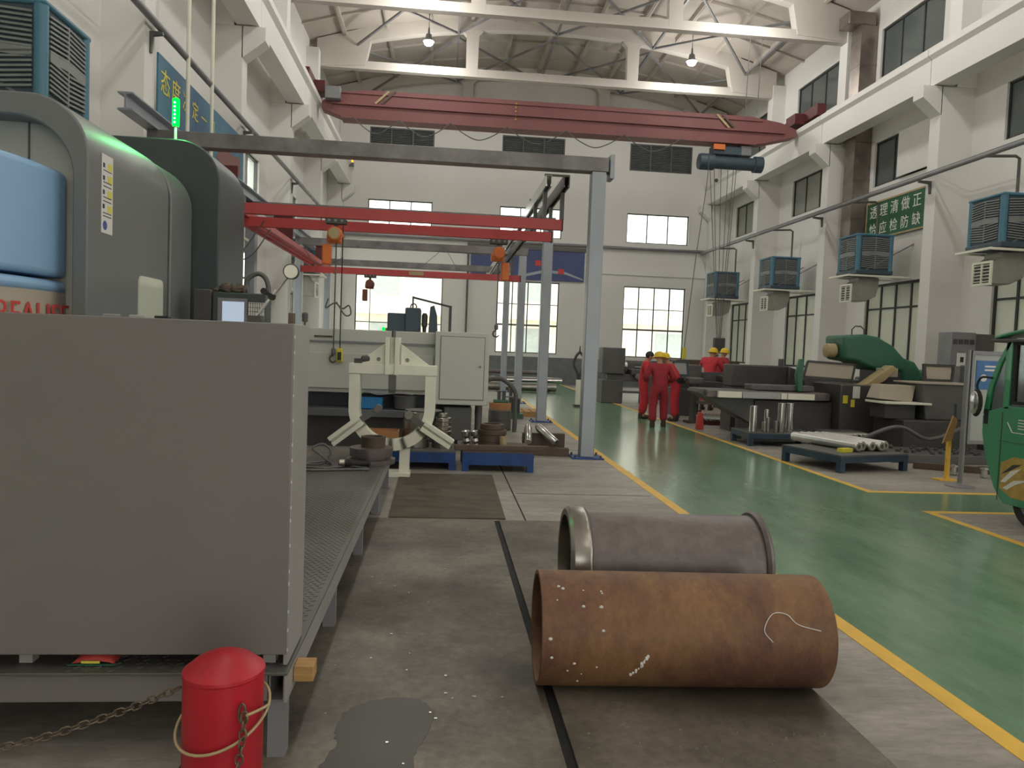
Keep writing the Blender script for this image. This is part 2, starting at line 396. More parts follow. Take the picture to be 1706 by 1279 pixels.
# columns, corbels and runway beams
def column(name, s, yc):
    face, wall = (12.4, XR) if s > 0 else (-4.75, XL)
    X = lambda d: face-s*d      # distance inwards from the column face
    mb = MB(); mb.box(min(face,wall),max(face,wall),yc-.21,yc+.21,0,8.72)
    mb.prism([(X(-.02),8.0),(X(.5),8.42),(X(.5),8.72),(X(-.02),8.72)],'y',yc-.21,yc+.21)
    inner = 12.78 if s > 0 else -4.95
    mb.box(min(inner,wall),max(inner,wall),yc-.24,yc+.24,8.72,12.5)
    return struct(mb.build(name,'wall',smooth=0))
for y in YC: column('column_right',1,y); column('column_left',-1,y-.45)
column('column_right',1,34.95); column('column_left',-1,34.95)
def runway(name, s, y0, y1):
    f = 12.2 if s > 0 else -4.4
    mb = MB(); a, b = (f,f+s*.5) if s > 0 else (f-.5,f)
    poly = [(f,8.75),(f+s*.5,8.75),(f+s*.5,9.68),(f-s*.1,9.68),(f-s*.1,9.52),(f,9.42)]
    mb.prism(poly,'y',y0+.015,y1-.015)
    return struct(mb.build(name,'wall',smooth=0))
ys = [YB]+YC+[YE]
for a,b in zip(ys,ys[1:]): runway('beam_right',1,a,b); runway('beam_left',-1,a-(.45 if a > YB else 0),b-(.45 if b < YE else 0))
# crane rails on the runway beams
for n,x in (('right',12.45),('left',-4.65)):
    mb = MB(); mb.box(x-.06,x+.06,YB,YE,9.68,9.7); mb.box(x-.02,x+.02,YB,YE,9.7,9.79); mb.box(x-.035,x+.035,YB,YE,9.79,9.83)
    struct(mb.build('trim_rail_'+n,'dark2',smooth=0))
# roof: arched ribbed panels
xs = [XL-.3+i*(XR+.3-XL+.3)/12 for i in range(13)]
mb = MB(); n = len(xs)
top = [(x,roof_z(x)) for x in xs]
mb.prism(top+[(x,z+.25) for x,z in reversed(top)],'y',YB-.3,YE+.3)
for i,x in enumerate(xs[1:-1]):
    z = roof_z(x); mb.box(x-.07,x+.07,YB,YE,z-.17,z+.05)
    mb.box(x-.02,x+.02,YB,YE,z-.19,z)
for a,b in zip(top,top[1:]):
    for y in [YB+1.85*k for k in range(24)]:
        mb.bar((a[0],y,a[1]-.02),(b[0],y,b[1]-.02),.08,.12)
struct(mb.build('ceiling','ceil',smooth=0))
def truss(y):
    mb = MB(); w = .17
    A = [(-5.1,12.0),(-5.1,12.9)]; N = 14
    px = [-5.1+18.0*i/N for i in range(N+1)]
    zt = lambda x: roof_z(x)-.0
    # solid ends
    for s in (0,1):
        X = lambda x: x if not s else 7.8-x
        mb.prism([(X(-5.1),12.02),(X(-3.3),12.15),(X(-3.1),zt(-3.1)-.5),(X(-3.1),zt(-3.1)),(X(-5.1),zt(-5.1)-.06)],'y',y-w*1.03,y+w*1.03)
        # post with rounded shoulders
        p = X(.75)
        mb.prism([(p-.22,12.1),(p+.22,12.1),(p+.24,zt(p)-.7),(p+.42,zt(p)-.5),(p-.42,zt(p)-.5),(p-.24,zt(p)-.7)],'y',y-w*.85,y+w*.85)
    pts = [-3.6+15.0*i/N for i in range(N+1)]
    top = [(x,zt(x)) for x in pts]; bot = [(x,zt(x)-.5) for x in reversed(pts)]
    for i in range(N):
        a,b = top[i],top[i+1]
        mb.prism([a,b,(b[0],b[1]-.52),(a[0],a[1]-.52)],'y',y-w,y+w)
    mb.box(-5.1,12.9,y-.14,y+.14,12.02,12.32)
    return struct(mb.build('roof_truss','truss',smooth=0))
TY = [1.9, 7.45, 13.0, 18.55, 24.1, 29.65, 34.95]
for y in TY: truss(y)
# steel cross bracing under the roof between the trusses
for y0,y1 in zip(TY[-3:],TY[-2:]):
    mb = MB(); ym = (y0+y1)/2
    for k in range(4):
        a, b = -3.6+3.8*k, -3.6+3.8*(k+1)
        za, zb = roof_z(a)-.62, roof_z(b)-.62
        mb.bar((a,y0+.2,za),(b,y1-.2,zb),.07,.07); mb.bar((a,y1-.2,za),(b,y0+.2,zb),.07,.07)
        mb.bar((b,y0+.2,zb),(b,y1-.2,zb),.07,.09)
    struct(mb.build('trim_bracing','steel',smooth=0))
# tie beam of the end wall: the thin services pipe and the banding of the wall
mb = MB().box(XL,XR,YE-.07,YE,5.3,5.55); struct(mb.build('trim_1','wall',smooth=0))

# ------------------------------------------------------------------ floor
mb = MB().box(XL-.3,XR+.3,YB-.3,YE+.3,-.3,-.012); struct(mb.build('floor','concrete',smooth=0))
def sheet(name, poly, m, z0=-.012, z1=0.):
    return struct(MB().prism(poly,'z',z0,z1).build(name,m,smooth=0))
LX0, LX1 = 2.61, 5.58
# painted lane with its branch to the right
sheet('floor_lane',[(LX0,YB),(LX1,YB),(LX1,8.0),(XR,8.0),(XR,9.2),(LX1,9.2),(LX1,YE),(LX0,YE)],'green')
sheet('floor_left',[(XL-.3,YB),(LX0,YB),(LX0,YE),(XL-.3,YE)],'concrete')
sheet('floor_right',[(LX1,9.2),(XR+.3,9.2),(XR+.3,YE),(LX1,YE)],'concrete')
sheet('floor_bay',[(LX1,YB),(XR+.3,YB),(XR+.3,8.0),(LX1,8.0)],'concrete')
mb = MB().box(LX0-.06,LX0+.06,YB,YE,0,.003); struct(mb.build('trim_line_left','yellow',smooth=0))
mb = MB().prism([(LX1-.05,9.2-.05),(XR,9.2-.05),(XR,9.2+.05),(LX1+.05,9.2+.05),(LX1+.05,YE),(LX1-.05,YE)],'z',0,.003); struct(mb.build('trim_line_right','yellow',smooth=0))
mb = MB().prism([(LX1-.05,YB),(LX1+.05,YB),(LX1+.05,7.95),(XR,7.95),(XR,8.05),(LX1-.05,8.05)],'z',0,.003); struct(mb.build('trim_line_bay','yellow',smooth=0))
# outside: ground and the neighbouring building seen through the far windows
mb = MB().box(-60,70,-60,YB-.4,-.4,-.35); mb.box(-60,70,YE+.4,90,-.4,-.35); mb.box(-60,XL-.5,YB-.4,YE+.4,-.4,-.35); struct(mb.build('ground','ground',smooth=0))
mb = MB().box(-14,24,47,55,-.4,8.0); mb.box(-14,24,46.2,47,3.4,3.7); mb.box(-14,24,46.7,47,8,8.3)
fb = struct(mb.build('wall_outside','facade',smooth=0))
for x in (-9,-4.5,0,4.5,9,13.5):
    f = MB().box(x,x+1.7,46.95,47,1.0,2.9).box(x,x+1.7,46.95,47,4.6,6.5).build('outside_window','facdk',fb,smooth=0)

# ------------------------------------------------------------------ light
w = bpy.data.worlds.new('world'); scn.world = w; w.use_nodes = True
bg = w.node_tree.nodes['Background']; bg.inputs['Color'].default_value = (1,.985,.955,1); bg.inputs['Strength'].default_value = 3.6
k = 0
for y in (28.4, 22.8, 17.3, 11.7, 6.2, .6, -4.9):
    for s,x in (('left',-.9),('right',9.05)):
        vis = y > 28
        l = bpy.data.lights.new('bay_light','POINT'); l.energy = 170; l.shadow_soft_size = .3; l.color = (1,.98,.94)
        lo = bpy.data.objects.new('bay_light', l); COL.objects.link(lo); lo.location = (x,y,11.9)
        if vis:
            t = thing('high_bay_lamp','bright high bay lamp hanging at the '+s+' side of the far roof truss','ceiling lamp',(x,y,12.7),0,'lit high bay lamps')
            MB().lathe([(.03,.5),(.04,.28),(.1,.26),(.13,.1),(.2,.02),(.21,0),(.19,0),(.11,.1)],(x,y,12.78)).build('lamp_housing','steel',t)
            MB().cyl((x,y,13.2),(x,y,roof_z(x)-.1),.012,n=8).build('hanger','steel',t)
            MB().lathe([(.001,-.16),(.09,-.14),(.15,-.09),(.18,0),(.18,.02)],(x,y,12.78)).build('bulb','lamp',t)
scn.view_settings.view_transform = 'Standard'; scn.view_settings.look = 'None'; scn.view_settings.gamma = 1
scn.view_settings.use_curve_mapping = False; scn.view_settings.exposure = .42
scn.cycles.use_denoising = True
scn.cycles.max_bounces = 8; scn.cycles.diffuse_bounces = 5
# ------------------------------------------------------------------ foreground floor plates
def plate(name, label, poly, m, z=.012):
    return tag(MB().prism(poly,'z',0,z).build(name,m,bevel=.003),label,'floor plate')
plate('floor_plate','long dark steel floor plate between the tread plate platform and the rusty pipe',[(-.93,1.0),(.56,1.0),(.55,7.22),(-.93,7.22)],'plate',.014)
plate('floor_plate','dark greasy floor plate lying under the two large pipes',[(.605,1.0),(1.95,1.0),(1.93,7.2),(.6,7.2)],'plate2',.014)
tag(MB().prism([(-.47,7.27),(.67,7.27),(.7,9.75),(-.5,9.75)],'z',0,.012).build('floor_mat','mat'),'olive brown mat on the floor before the white steady rest','mat')
mb = MB(); random.seed(3)
P = [(-.395,3.37),(-.33,3.46),(-.2,3.52),(-.05,3.5),(.02,3.38),(-.01,3.2),(-.06,3.0),(-.08,2.6),(-.42,2.6),(-.43,2.95),(-.385,3.1),(-.41,3.22)]
Q = []
for a,b in zip(P,P[1:]+P[:1]):
    for t in range(6): Q.append((a[0]+(b[0]-a[0])*t/6+random.uniform(-.008,.008),a[1]+(b[1]-a[1])*t/6+random.uniform(-.008,.008)))
mb.prism(Q,'z',.0145,.0155); tag(mb.build('puddle','puddle',smooth=0),'dark wet patch on the long floor plate','puddle')
mb = MB(); random.seed(21)
for i in range(150):
    x = random.uniform(-.85,.5) if i < 100 else random.uniform(.65,1.9); y = random.uniform(2.6,7.0) if i < 100 else random.uniform(2.6,3.3); s = random.uniform(.002,.006)
    mb.box(x-s,x+s*random.uniform(.5,2),y-s,y+s,.0141,.0141+s)
o = tag(mb.build('metal_chips','bright',smooth=0),'tiny bright metal chips scattered over the dark floor plates','chips'); o['kind'] = 'stuff'
sheet('trim_joint',[(-.975,1.0),(-.935,1.0),(-.935,7.22),(-.975,7.22)],'black',0,.002)
sheet('trim_joint',[(.56,1.0),(.605,1.0),(.6,7.22),(.555,7.22)],'black',0,.002)
for a in (8.6,12.4): sheet('trim_joint',[(.9,a),(2.5,a),(2.5,a+.012),(.9,a+.012)],'black',0,.002)
sheet('trim_joint',[(.86,7.2),(.875,7.2),(.875,11.6),(.86,11.6)],'black',0,.002)
# ------------------------------------------------------------------ the two big pipes
t = thing('rusty_pipe','large rusty brown steel pipe lying across the dark floor plate','pipe',(1.27,3.68,0),math.radians(-1.8))
R = .279
mb = MB().lathe([(R,-.752),(R,.685),(R-.022,.685),(R-.022,-.752)],(1.27,3.68,R+.014),(1,0,0),64,True); mb.build('pipe_wall','rust',None,bevel=.004)
p = bpy.data.objects['pipe_wall']; p.parent = t; p.data.transform(M.Translation((-1.27,-3.68,0)))
# chalk loop and paint drips on the outside
def on_pipe(x,a): return (x,-(R+.002)*math.cos(a),R+.014+(R+.002)*math.sin(a))
mb = MB()
mb.tube(bez([on_pipe(.36,.15),on_pipe(.32,.35),on_pipe(.37,.62),on_pipe(.44,.62),on_pipe(.49,.45),on_pipe(.6,.35)],6),.0022,5)
mb.build('chalk_mark','paper',t,w=False)
mb = MB(); random.seed(5)
for i in range(16):
    x, a = random.uniform(-.72,-.45), random.uniform(-.75,1.2)
    q = on_pipe(x,a); s = random.uniform(.004,.011); mb.ball(q,s,(1,.4,.8),6)
for i in range(12):
    k = i/11; q = on_pipe(-.31+.07*k+random.uniform(-.006,.006),-.5+.38*k); mb.ball(q,random.uniform(.004,.009),(1,.5,1.3),6)
mb.build('paint_spots','paper',t,w=False)['kind'] = 'stuff'
t = thing('flanged_pipe','grey machined steel pipe with a flange at each end behind the rusty pipe','pipe',(1.5,4.68,0),math.radians(-1.5))
mb = MB().lathe([(.305,-.56),(.305,.56),(.28,.56),(.28,-.56)],(0,0,.352),(1,0,0),64,True); mb.build('pipe_wall','bare',t,w=False)
for nm,a,b,m in (('flange',-.68,-.545,'steelring'),('flange',.53,.58,'bare')):
    MB().lathe([(.285,a),(.323,a),(.338,a+.02),(.338,b-.03),(.33,b-.01),(.315,b),(.285,b)],(0,0,.352),(1,0,0),72,True).build(nm,m,t,w=False)
# ------------------------------------------------------------------ red bollard with chain
BX, BY = -.655, 2.4
t = thing('red_bollard','thick red steel bollard with a domed cap in the near left corner','bollard',(BX,BY,0))
MB().lathe([(.122,0),(.122,.635)],(BX,BY,0),n=48).build('post','bollard',t)
MB().lathe([(.122,.635),(.125,.64),(.124,.65),(.085,.682),(.045,.7),(.02,.708),(.001,.709)],(BX,BY,0),n=48).build('cap','bollard',t)
MB().tube([(BX+.085+.01*math.cos(a),BY-.108,.555+.03*math.sin(a)) for a in [i*PI/6 for i in range(12)]],.004,6,True).build('eyelet','chain',t)
def chain(name,label,pts,r=.0035,L=.032):
    """links threaded along a curve"""
    mb = MB(); d = 0; prev = None; path = bez(pts,24); acc = [0]
    for a,b in zip(path,path[1:]): acc.append(acc[-1]+(b-a).length)
    n = int(acc[-1]/(L*.78)); k = 0
    for i in range(n):
        s = (i+.5)*acc[-1]/n
        while k < len(acc)-2 and acc[k+1] < s: k += 1
        f = (s-acc[k])/max(1e-6,acc[k+1]-acc[k]); p = path[k].lerp(path[k+1],f); d = (path[k+1]-path[k]).normalized()
        u = d.cross(V((0,0,1))); u = V((1,0,0)) if u.length < .1 else u.normalized()
        w_ = d.cross(u)
        if i%2: u, w_ = w_, u
        lp = []
        for q in range(14):
            a = 2*PI*q/14; c, sn = math.cos(a), math.sin(a)
            lp.append(p+d*((L/2-.011)*(1 if c > 0 else -1)+.011*c)+u*.011*sn)
        mb.tube(lp,r,6,True)
    return tag(mb.build(name,'chain'),label,'chain')
chain('slack_chain','rusty chain sagging from the red bollard out of frame to the left',[(BX-.125,BY-.03,.6),(-.95,2.36,.53),(-1.2,2.3,.468),(-1.5,2.24,.44),(-1.7,2.2,.44)],.0028)
chain('hanging_chain','rusty chain hanging down the front of the red bollard',[(BX+.095,BY-.115,.56),(BX+.09,BY-.13,.46),(BX+.075,BY-.13,.35),(BX+.07,BY-.13,.2),(BX+.07,BY-.13,.06)],.0032)
loop = []
for i in range(40):
    a = 2*PI*i/40; loop.append((BX+.14*math.cos(a),BY+.14*math.sin(a),.5+.055*math.sin(a)+.03*math.cos(a)))
mb = MB().tube(loop,.0045,8,True); mb.tube(bez([loop[0],(BX+.13,BY-.06,.545),(BX+.105,BY-.13,.56)],6),.0045,8)
tag(mb.build('wire_ring','tan'),'thick pale wire looped around the red bollard','wire')
# ------------------------------------------------------------------ tread plate platform
PX, Z = -.57, .375
t = thing('work_platform','low steel platform with a tread plate deck along the left of the floor','platform',(-2.5,6,0))
mb = MB().box(-4.7,PX,2.98,8.85,Z-.012,Z).build('deck','deck',t,bevel=.002)
mb = MB(); i = 0
y = 3.0
while y < 8.82:                                  # raised lozenges near the viewer and at the open strip
    x = -1.45+(.02 if i%2 else 0)
    while x < PX-.02:
        a = .6 if int(round((x+1.45)/.04)+i)%2 else -.6
        mb.bar((x-.011*math.cos(a),y-.011*math.sin(a),Z+.001),(x+.011*math.cos(a),y+.011*math.sin(a),Z+.001),.006,.003); x += .04
    y += .034; i += 1
o = mb.build('tread_pattern','deck',t,smooth=0)
MB().box(PX-.012,PX,2.98,8.85,Z-.12,Z-.012).build('side_beam','cabedge',t)
mb = MB(); mb.ring([(-.645,Z-.125),(PX-.013,Z-.125),(PX-.013,Z-.014),(-.645,Z-.014)],[(-.638,Z-.118),(PX-.02,Z-.118),(PX-.02,Z-.021),(-.638,Z-.021)],'y',3.0,8.8); mb.build('side_tube','cab',t,smooth=0)
MB().box(-4.2,-.65,3.0,3.08,Z-.125,Z-.013).build('front_beam','cab',t,bevel=.004)
for y in (3.05,4.45,5.95,7.43,8.78):
    mb = MB().box(-.65,-.58,y-.035,y+.035,0,Z-.12); mb.box(-.68,-.555,y-.06,y+.06,0,.008); mb.build('leg','steel',t)
for y in (3.05,5.95,8.78): MB().box(-4.1,-4.03,y-.035,y+.035,0,Z-.12).build('leg','steel',t)
MB().box(-.569,-.488,3.1,3.19,Z-.092,Z-.025).build('wooden_wedge','wood',t,bevel=.004)
Z = .378
# snack packet under the cabinet
t = thing('snack_packet','crumpled red and green packet in the gap under the grey cabinet','packet',(-1.34,3.08,Z))
mb = MB(); random.seed(2); co = []; F = []
for i in range(9):
    for j in range(5):
        co.append((-1.42+.02*i,3.05+.02*j+.004*random.random(),Z+.002+(.034*math.sin(PI*i/8)**.5*math.sin(PI*(j+.5)/5))+.004*random.random()))
for i in range(8):
    for j in range(4): F.append((i*5+j,i*5+5+j,i*5+6+j,i*5+1+j))
mb._add(co,F)
o = mb.build('packet_body','rink',t); sd = o.modifiers.new('thick','SOLIDIFY'); sd.thickness = .003
MB().box(-1.43,-1.25,3.04,3.05,Z+.001,Z+.005).build('green_edge','mgreen',t); MB().box(-1.38,-1.31,3.044,3.046,Z+.008,Z+.018).build('yellow_panel','yink',t)
# ------------------------------------------------------------------ big grey sheet metal cabinet
t = thing('steel_cabinet','big plain grey sheet steel cabinet standing at the front of the platform','cabinet',(-1.6,3.3,Z))
CX = -.585; f = 3.02
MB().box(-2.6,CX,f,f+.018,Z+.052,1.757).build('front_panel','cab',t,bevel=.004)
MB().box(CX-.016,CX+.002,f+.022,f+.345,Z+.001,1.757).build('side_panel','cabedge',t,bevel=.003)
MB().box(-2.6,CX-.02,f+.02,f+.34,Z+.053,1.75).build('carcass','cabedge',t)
for x in (-2.5,-1.6,-.66): MB().box(x-.025,x+.025,f+.05,f+.1,Z,Z+.052).build('foot','cabedge',t)
MB().box(CX-.028,CX-.004,f+.025,f+.05,1.70,1.80).build('corner_handle','brown',t,bevel=.003)
mb = MB(); random.seed(9)
for k in range(16): z = Z+.06+k*.085+random.uniform(-.02,.02); mb.box(CX-.002,CX+.003,f+.017,f+.024,z,z+.012)
mb.build('weld_spots','paper',t)['kind'] = 'stuff'
# dial gauge on its stand on top of the cabinet
g = thing('dial_gauge','white faced dial gauge on a jointed rod standing on the grey cabinet top','dial gauge',(-.79,3.3,1.757))
Y = 3.3
MB().box(-.83,-.77,Y-.025,Y+.025,1.757,1.79).build('magnet_base','dark',g,bevel=.003)
MB().cyl((-.80,Y,1.78),(-.715,Y,1.905),.007,n=10).build('lower_rod','chrome',g)
mb = MB().cyl((-.735,Y-.012,1.872),(-.735,Y+.02,1.872),.013,n=16); mb.cyl((-.765,Y-.015,1.895),(-.765,Y+.015,1.895),.014,n=16); mb.bar((-.77,Y,1.893),(-.72,Y,1.872),.015,.015); mb.build('clamp','rubber',g)
MB().cyl((-.73,Y,1.875),(-.665,Y-.01,1.965),.006,n=10).build('upper_rod','chrome',g)
MB().lathe([(.001,.014),(.03,.014),(.033,.01),(.033,-.012),(.03,-.014),(.029,-.011),(.001,-.011)],(-.652,Y-.015,1.982),(0,1,0),32).build('gauge_case','dark',g)
MB().lathe([(.001,-.0125),(.0285,-.0125),(.0285,-.01),(.001,-.01)],(-.652,Y-.015,1.982),(0,1,0),32).build('dial_face','white',g)
MB().cyl((-.652,Y-.015,1.95),(-.652,Y-.015,1.92),.005,n=10).build('plunger','chrome',g); MB().bar((-.64,Y-.015,2.01),(-.63,Y-.015,2.03),.006,.006).build('top_stem','chrome',g)
g = thing('file_handle','stubby black handled tool standing on the cabinet corner','tool',(CX-.012,f+.3,1.757))
MB().lathe([(.004,0),(.004,.015),(.012,.017),(.0135,.05),(.01,.055),(.001,.056)],(CX-.012,f+.3,1.757),n=16).build('grip','dark',g)
for x,l,m in ((-1.385,.06,'steel'),(-1.28,.05,'cabedge'),(-1.18,.055,'rubber')):
    tag(MB().box(x,x+l,3.2,3.24,1.757,1.771).build('small_tool',m,bevel=.004),{'steel':'thin grey metal piece on the cabinet top by the blue door','cabedge':'pale strip lying on the cabinet top','rubber':'short black tool lying on the cabinet top'}[m],'tool')
# gear, grinder and hose at the far end of the deck
t = thing('flange_stack','dark machined flange with a raised brown hub at the far end of the platform','flange',(-.74,8.25,Z))
MB().lathe([(.2,0),(.26,.0),(.262,.05),(.2,.055),(.2,.075),(.23,.08),(.232,.17),(.13,.175),(.1,.175),(.1,0)],(-.74,8.25,Z),n=48,closed=True).build('flange_body','bare',t)
MB().lathe([(.13,.175),(.135,.29),(.1,.29),(.1,.175)],(-.72,8.25,Z),n=32,closed=True).build('hub','brown',t)
t = thing('angle_grinder','black handled grinder lying before the dark flange','grinder',(-.86,7.93,Z))
MB().lathe([(.02,0),(.035,.03),(.03,.12),(.026,.24),(.03,.27),(.012,.29)],(-1.0,7.9,Z+.038),(1,.08,0),20).build('grinder_body','rubber',t)
MB().lathe([(.03,-.03),(.042,-.02),(.042,.03),(.03,.04)],(-1.01,7.9,Z+.042),(1,.08,0),20).build('gear_head','steelring',t)
h = bez([(-1.6,7.9,Z+.015),(-1.2,7.75,Z+.012),(-.95,7.9,Z+.012),(-.72,8.0-.25,Z+.012),(-.9,7.7,Z+.012),(-1.35,7.62,Z+.012),(-1.5,7.85,Z+.02),(-1.25,8.05,Z+.025),(-1.12,7.9,Z+.03),(-1.22,7.82,Z+.14),(-1.3,7.85,Z+.2),(-1.2,7.88,Z+.24),(-1.12,7.88,Z+.16),(-1.2,7.86,Z+.04),(-1.45,7.86,Z+.03)],10)
tag(MB().tube(h,.012,8).build('air_hose','dark2'),'coiled grey air hose lying on the tread plate deck','hose')
# ------------------------------------------------------------------ big grey vertical lathe on the left
t = thing('vertical_lathe','huge dark grey machine tool with rounded top and blue curved door behind the cabinet','machine tool',(-3.2,5.9,Z))
def shell(x0,x1,z1,r): return [(x0,Z),(x0,z1)]+arc(x1-r,z1-r,r,90,0,12)+[(x1,Z)]
# front rim, hollow
o_ = shell(-4.68,-2.2,3.13,.36); i_ = [(-4.6,Z+.1),(-4.6,3.0)]+arc(-2.65,2.63,.36,90,0,12)+[(-2.29,Z+.1)]
MB().ring(o_,i_,'y',4.88,6.24).build('main_shell','shell',t,bevel=.012)
MB().prism(shell(-4.68,-2.2,3.12,.36),'y',6.3,6.8).build('rear_shell','shell',t,bevel=.012)
MB().prism(shell(-4.68,-1.98,3.38,.36),'y',6.82,7.65).build('column_cover','shelldk',t,bevel=.012)
MB().box(-4.6,-2.3,5.06,5.1,Z,3.0).build('back_panel','shelllt',t)
MB().box(-2.64,-2.632,5.05,5.06,Z+.1,3.0).build('panel_seam','dark2',t)
# curved blue door, receding on its right
plan = [(-3.9,4.04)]+[(-3.4+1.01*math.sin(a)**.6,5.04-math.cos(a)**.6) for a in [i*PI/48 for i in range(0,25)]]+[(-3.9,5.04)]
mb = MB(); mb.prism(plan,'z',2.02,2.68); mb.prism(plan,'z',1.92,2.0); mb.build('blue_door','blue',t,bevel=.07,seg=5)
MB().prism([(x-.015 if x > -3.8 else x, y+.01) for x,y in plan],'z',Z,1.93).build('lower_cover','beige',t)
text('maker_lettering','CREALISE',.2,'rink',frame_mtx((-2.413,4.62,1.775),(.09,1,0),(0,0,1)),t,.002)
# warning label strip
MB().box(-2.2,-2.197,5.06,5.22,2.33,2.83).build('warning_label','paper',t)
for i,z in enumerate((2.76,2.68,2.585,2.49)): MB().box(-2.197,-2.196,5.145,5.205,z-.022,z+.022).build('label_panel','yink',t,smooth=0)
mb = MB()
for z in (2.73,2.655,2.63,2.56,2.535,2.46,2.44): mb.box(-2.197,-2.196,5.08,5.2,z-.004,z+.002)
for z in (2.76,2.68,2.59,2.5): mb.box(-2.197,-2.1955,5.075,5.1,z-.014,z+.014)
mb.build('label_print','kink',t,smooth=0)['kind'] = 'stuff'
MB().lathe([(.001,.0),(.03,.0),(.03,.002),(.001,.002)],(-2.198,5.11,2.38),(1,0,0),20).build('label_disc','bink',t)
# inspection window, its brightness put into the pale pane colour
win = [(5.66,1.5)]+[(5.66,2.06)]+arc(5.71,2.06,.05,180,90,5)+arc(6.07,2.06,.05,90,0,5)+[(6.12,1.5)]
MB().prism(win,'x',-2.2,-2.19).build('inspection_window','brightpane',t)
# signal light
s = thing('signal_light','tall green lit signal lamp on a white stem on top of the grey machine','signal lamp',(-2.42,7.0,3.38))
MB().lathe([(.03,0),(.03,.02),(.012,.03),(.012,.14),(.022,.15)],(-2.42,7.0,3.38),n=20).build('stem','white',s)
MB().lathe([(.026,.15),(.03,.16),(.03,.385),(.02,.395),(.001,.396)],(-2.42,7.0,3.38),n=20).build('lens','ledgreen',s)
mb = MB()
for k in range(6): mb.ball((-2.42,6.966,3.56+k*.034),.009,n=8)
mb.build('led','ledcore',s)
gl = bpy.data.lights.new('signal_glow','POINT'); gl.energy = 10; gl.color = (.1,1,.25); gl.shadow_soft_size = .05
go = bpy.data.objects.new('signal_glow',gl); COL.objects.link(go); go.location = (-2.36,6.86,3.66)
_T0 = MB.__init__
K = .943
def _init(s): s.bm = bmesh.new(); s.T = M.Translation((0,0,1.7)) @ M.Scale(K,4) @ M.Translation((0,0,-1.7))
MB.__init__ = _init
# operator console
s = thing('control_console','grey operator console with a lit screen beside the big grey machine','control panel',(-1.9*K,6.85*K,Z))
MB().box(-2.02,-1.56,6.8,7.0,1.45,2.08).build('console_box','shelldk',s,bevel=.01)
MB().box(-2.19,-2.03,6.82,7.0,1.45,2.1).build('console_side','dark',s,bevel=.01)
MB().cyl((-1.95,6.9,1.7-(1.7-Z)/K),(-1.95,6.9,1.45),.05).build('stand','shelldk',s)
MB().box(-1.97,-1.72,6.79,6.8,1.74,2.03).build('screen_bezel','steel',s)
MB().box(-1.93,-1.745,6.785,6.79,1.78,2.0).build('screen','screen',s)
MB().box(-1.71,-1.575,6.79,6.8,1.7,2.0).build('key_panel','paper',s)
mb = MB()
for k in range(7): mb.box(-1.71+.0195*k-.002,-1.71+.0195*k+.002,6.786,6.79,1.7,2.0)
for k in range(9): mb.box(-1.71,-1.575,6.786,6.79,1.71+.035*k-.002,1.71+.035*k+.002)
mb.build('key_grid','dark2',s)
MB().tube(bez([(-1.76,7.0,2.06),(-1.78,7.0,2.2),(-1.68,7.0,2.27),(-1.6,7.0,2.2),(-1.58,7.0,2.0)],8),.022,12).build('cable_loop','dark2',s)
mb = MB(); random.seed(4)
mb.ball((-1.92,6.9,2.12),.06,(1.3,.8,.7),14); mb.ball((-1.82,6.9,2.12),.05,(1.5,.9,.8),14); mb.ball((-2.02,6.9,2.1),.03,(1.2,.9,.7),10)
for v in mb.bm.verts: v.co += V((random.uniform(-.01,.01),random.uniform(-.01,.01),random.uniform(-.01,.01)))
MB.__init__ = _T0
tag(mb.build('crumpled_rag','brown'),'crumpled brownish rag lying on top of the control console','rag')
# ------------------------------------------------------------------ free standing gantry and its light cranes
PY = (11.6, 17.1, 22.6, 28.1)
names = ('nearest','second','third','farthest')
for i,y in enumerate(PY):
    t = thing('gantry_post',names[i]+' silver grey square post of the light gantry beside the yellow line','post',(2.3,y,0),0,'gantry posts')
    MB().box(2.19,2.41,y-.11,y+.11,.02,4.43).build('post_shaft','post',t,bevel=.012)
    mb = MB().box(2.05,2.55,y-.22,y+.22,0,.022); mb.build('base_plate','pblue',t,bevel=.003)
    for sx in (2.1,2.5):
        for sy in (y-.17,y+.17): MB().cyl((sx,sy,.02),(sx,sy,.06),.016,n=8).build('bolt','dark',t)
    tag(MB().box(-4.38,2.45,y-.11,y+.11,4.43,4.65).build('gantry_beam','beamst',bevel=.012),names[i]+' grey cross beam of the light gantry','beam','gantry beams')
    t = thing('gantry_post',names[i]+' left hand grey post of the light gantry by the left columns','post',(-4.3,y,0),0,'left gantry posts')
    MB().box(-4.38,-4.16,y-.11,y+.11,.02,4.43).build('post_shaft','post',t,bevel=.012); MB().box(-4.5,-4.04,y-.22,y+.22,0,.022).build('base_plate','pblue',t)
t = thing('gantry_beam','long grey I section beam running lengthways on the left ends of the gantry beams','beam',(-4.3,19,4.65))
mb = MB(); x = -4.32
mb.prism([(x-.1,4.65),(x+.1,4.65),(x+.1,4.67),(x+.012,4.68),(x+.012,4.86),(x+.1,4.87),(x+.1,4.89),(x-.1,4.89),(x-.1,4.87),(x-.012,4.86),(x-.012,4.68),(x-.1,4.67)],'y',10.6,28.4); mb.build('web','post',t,smooth=0)
# end cap joint at the near post
tag(MB().box(2.46,2.53,11.47,11.73,4.33,4.7).build('end_plate','post',bevel=.01),'grey end plate on the nearest gantry beam above its post','plate')
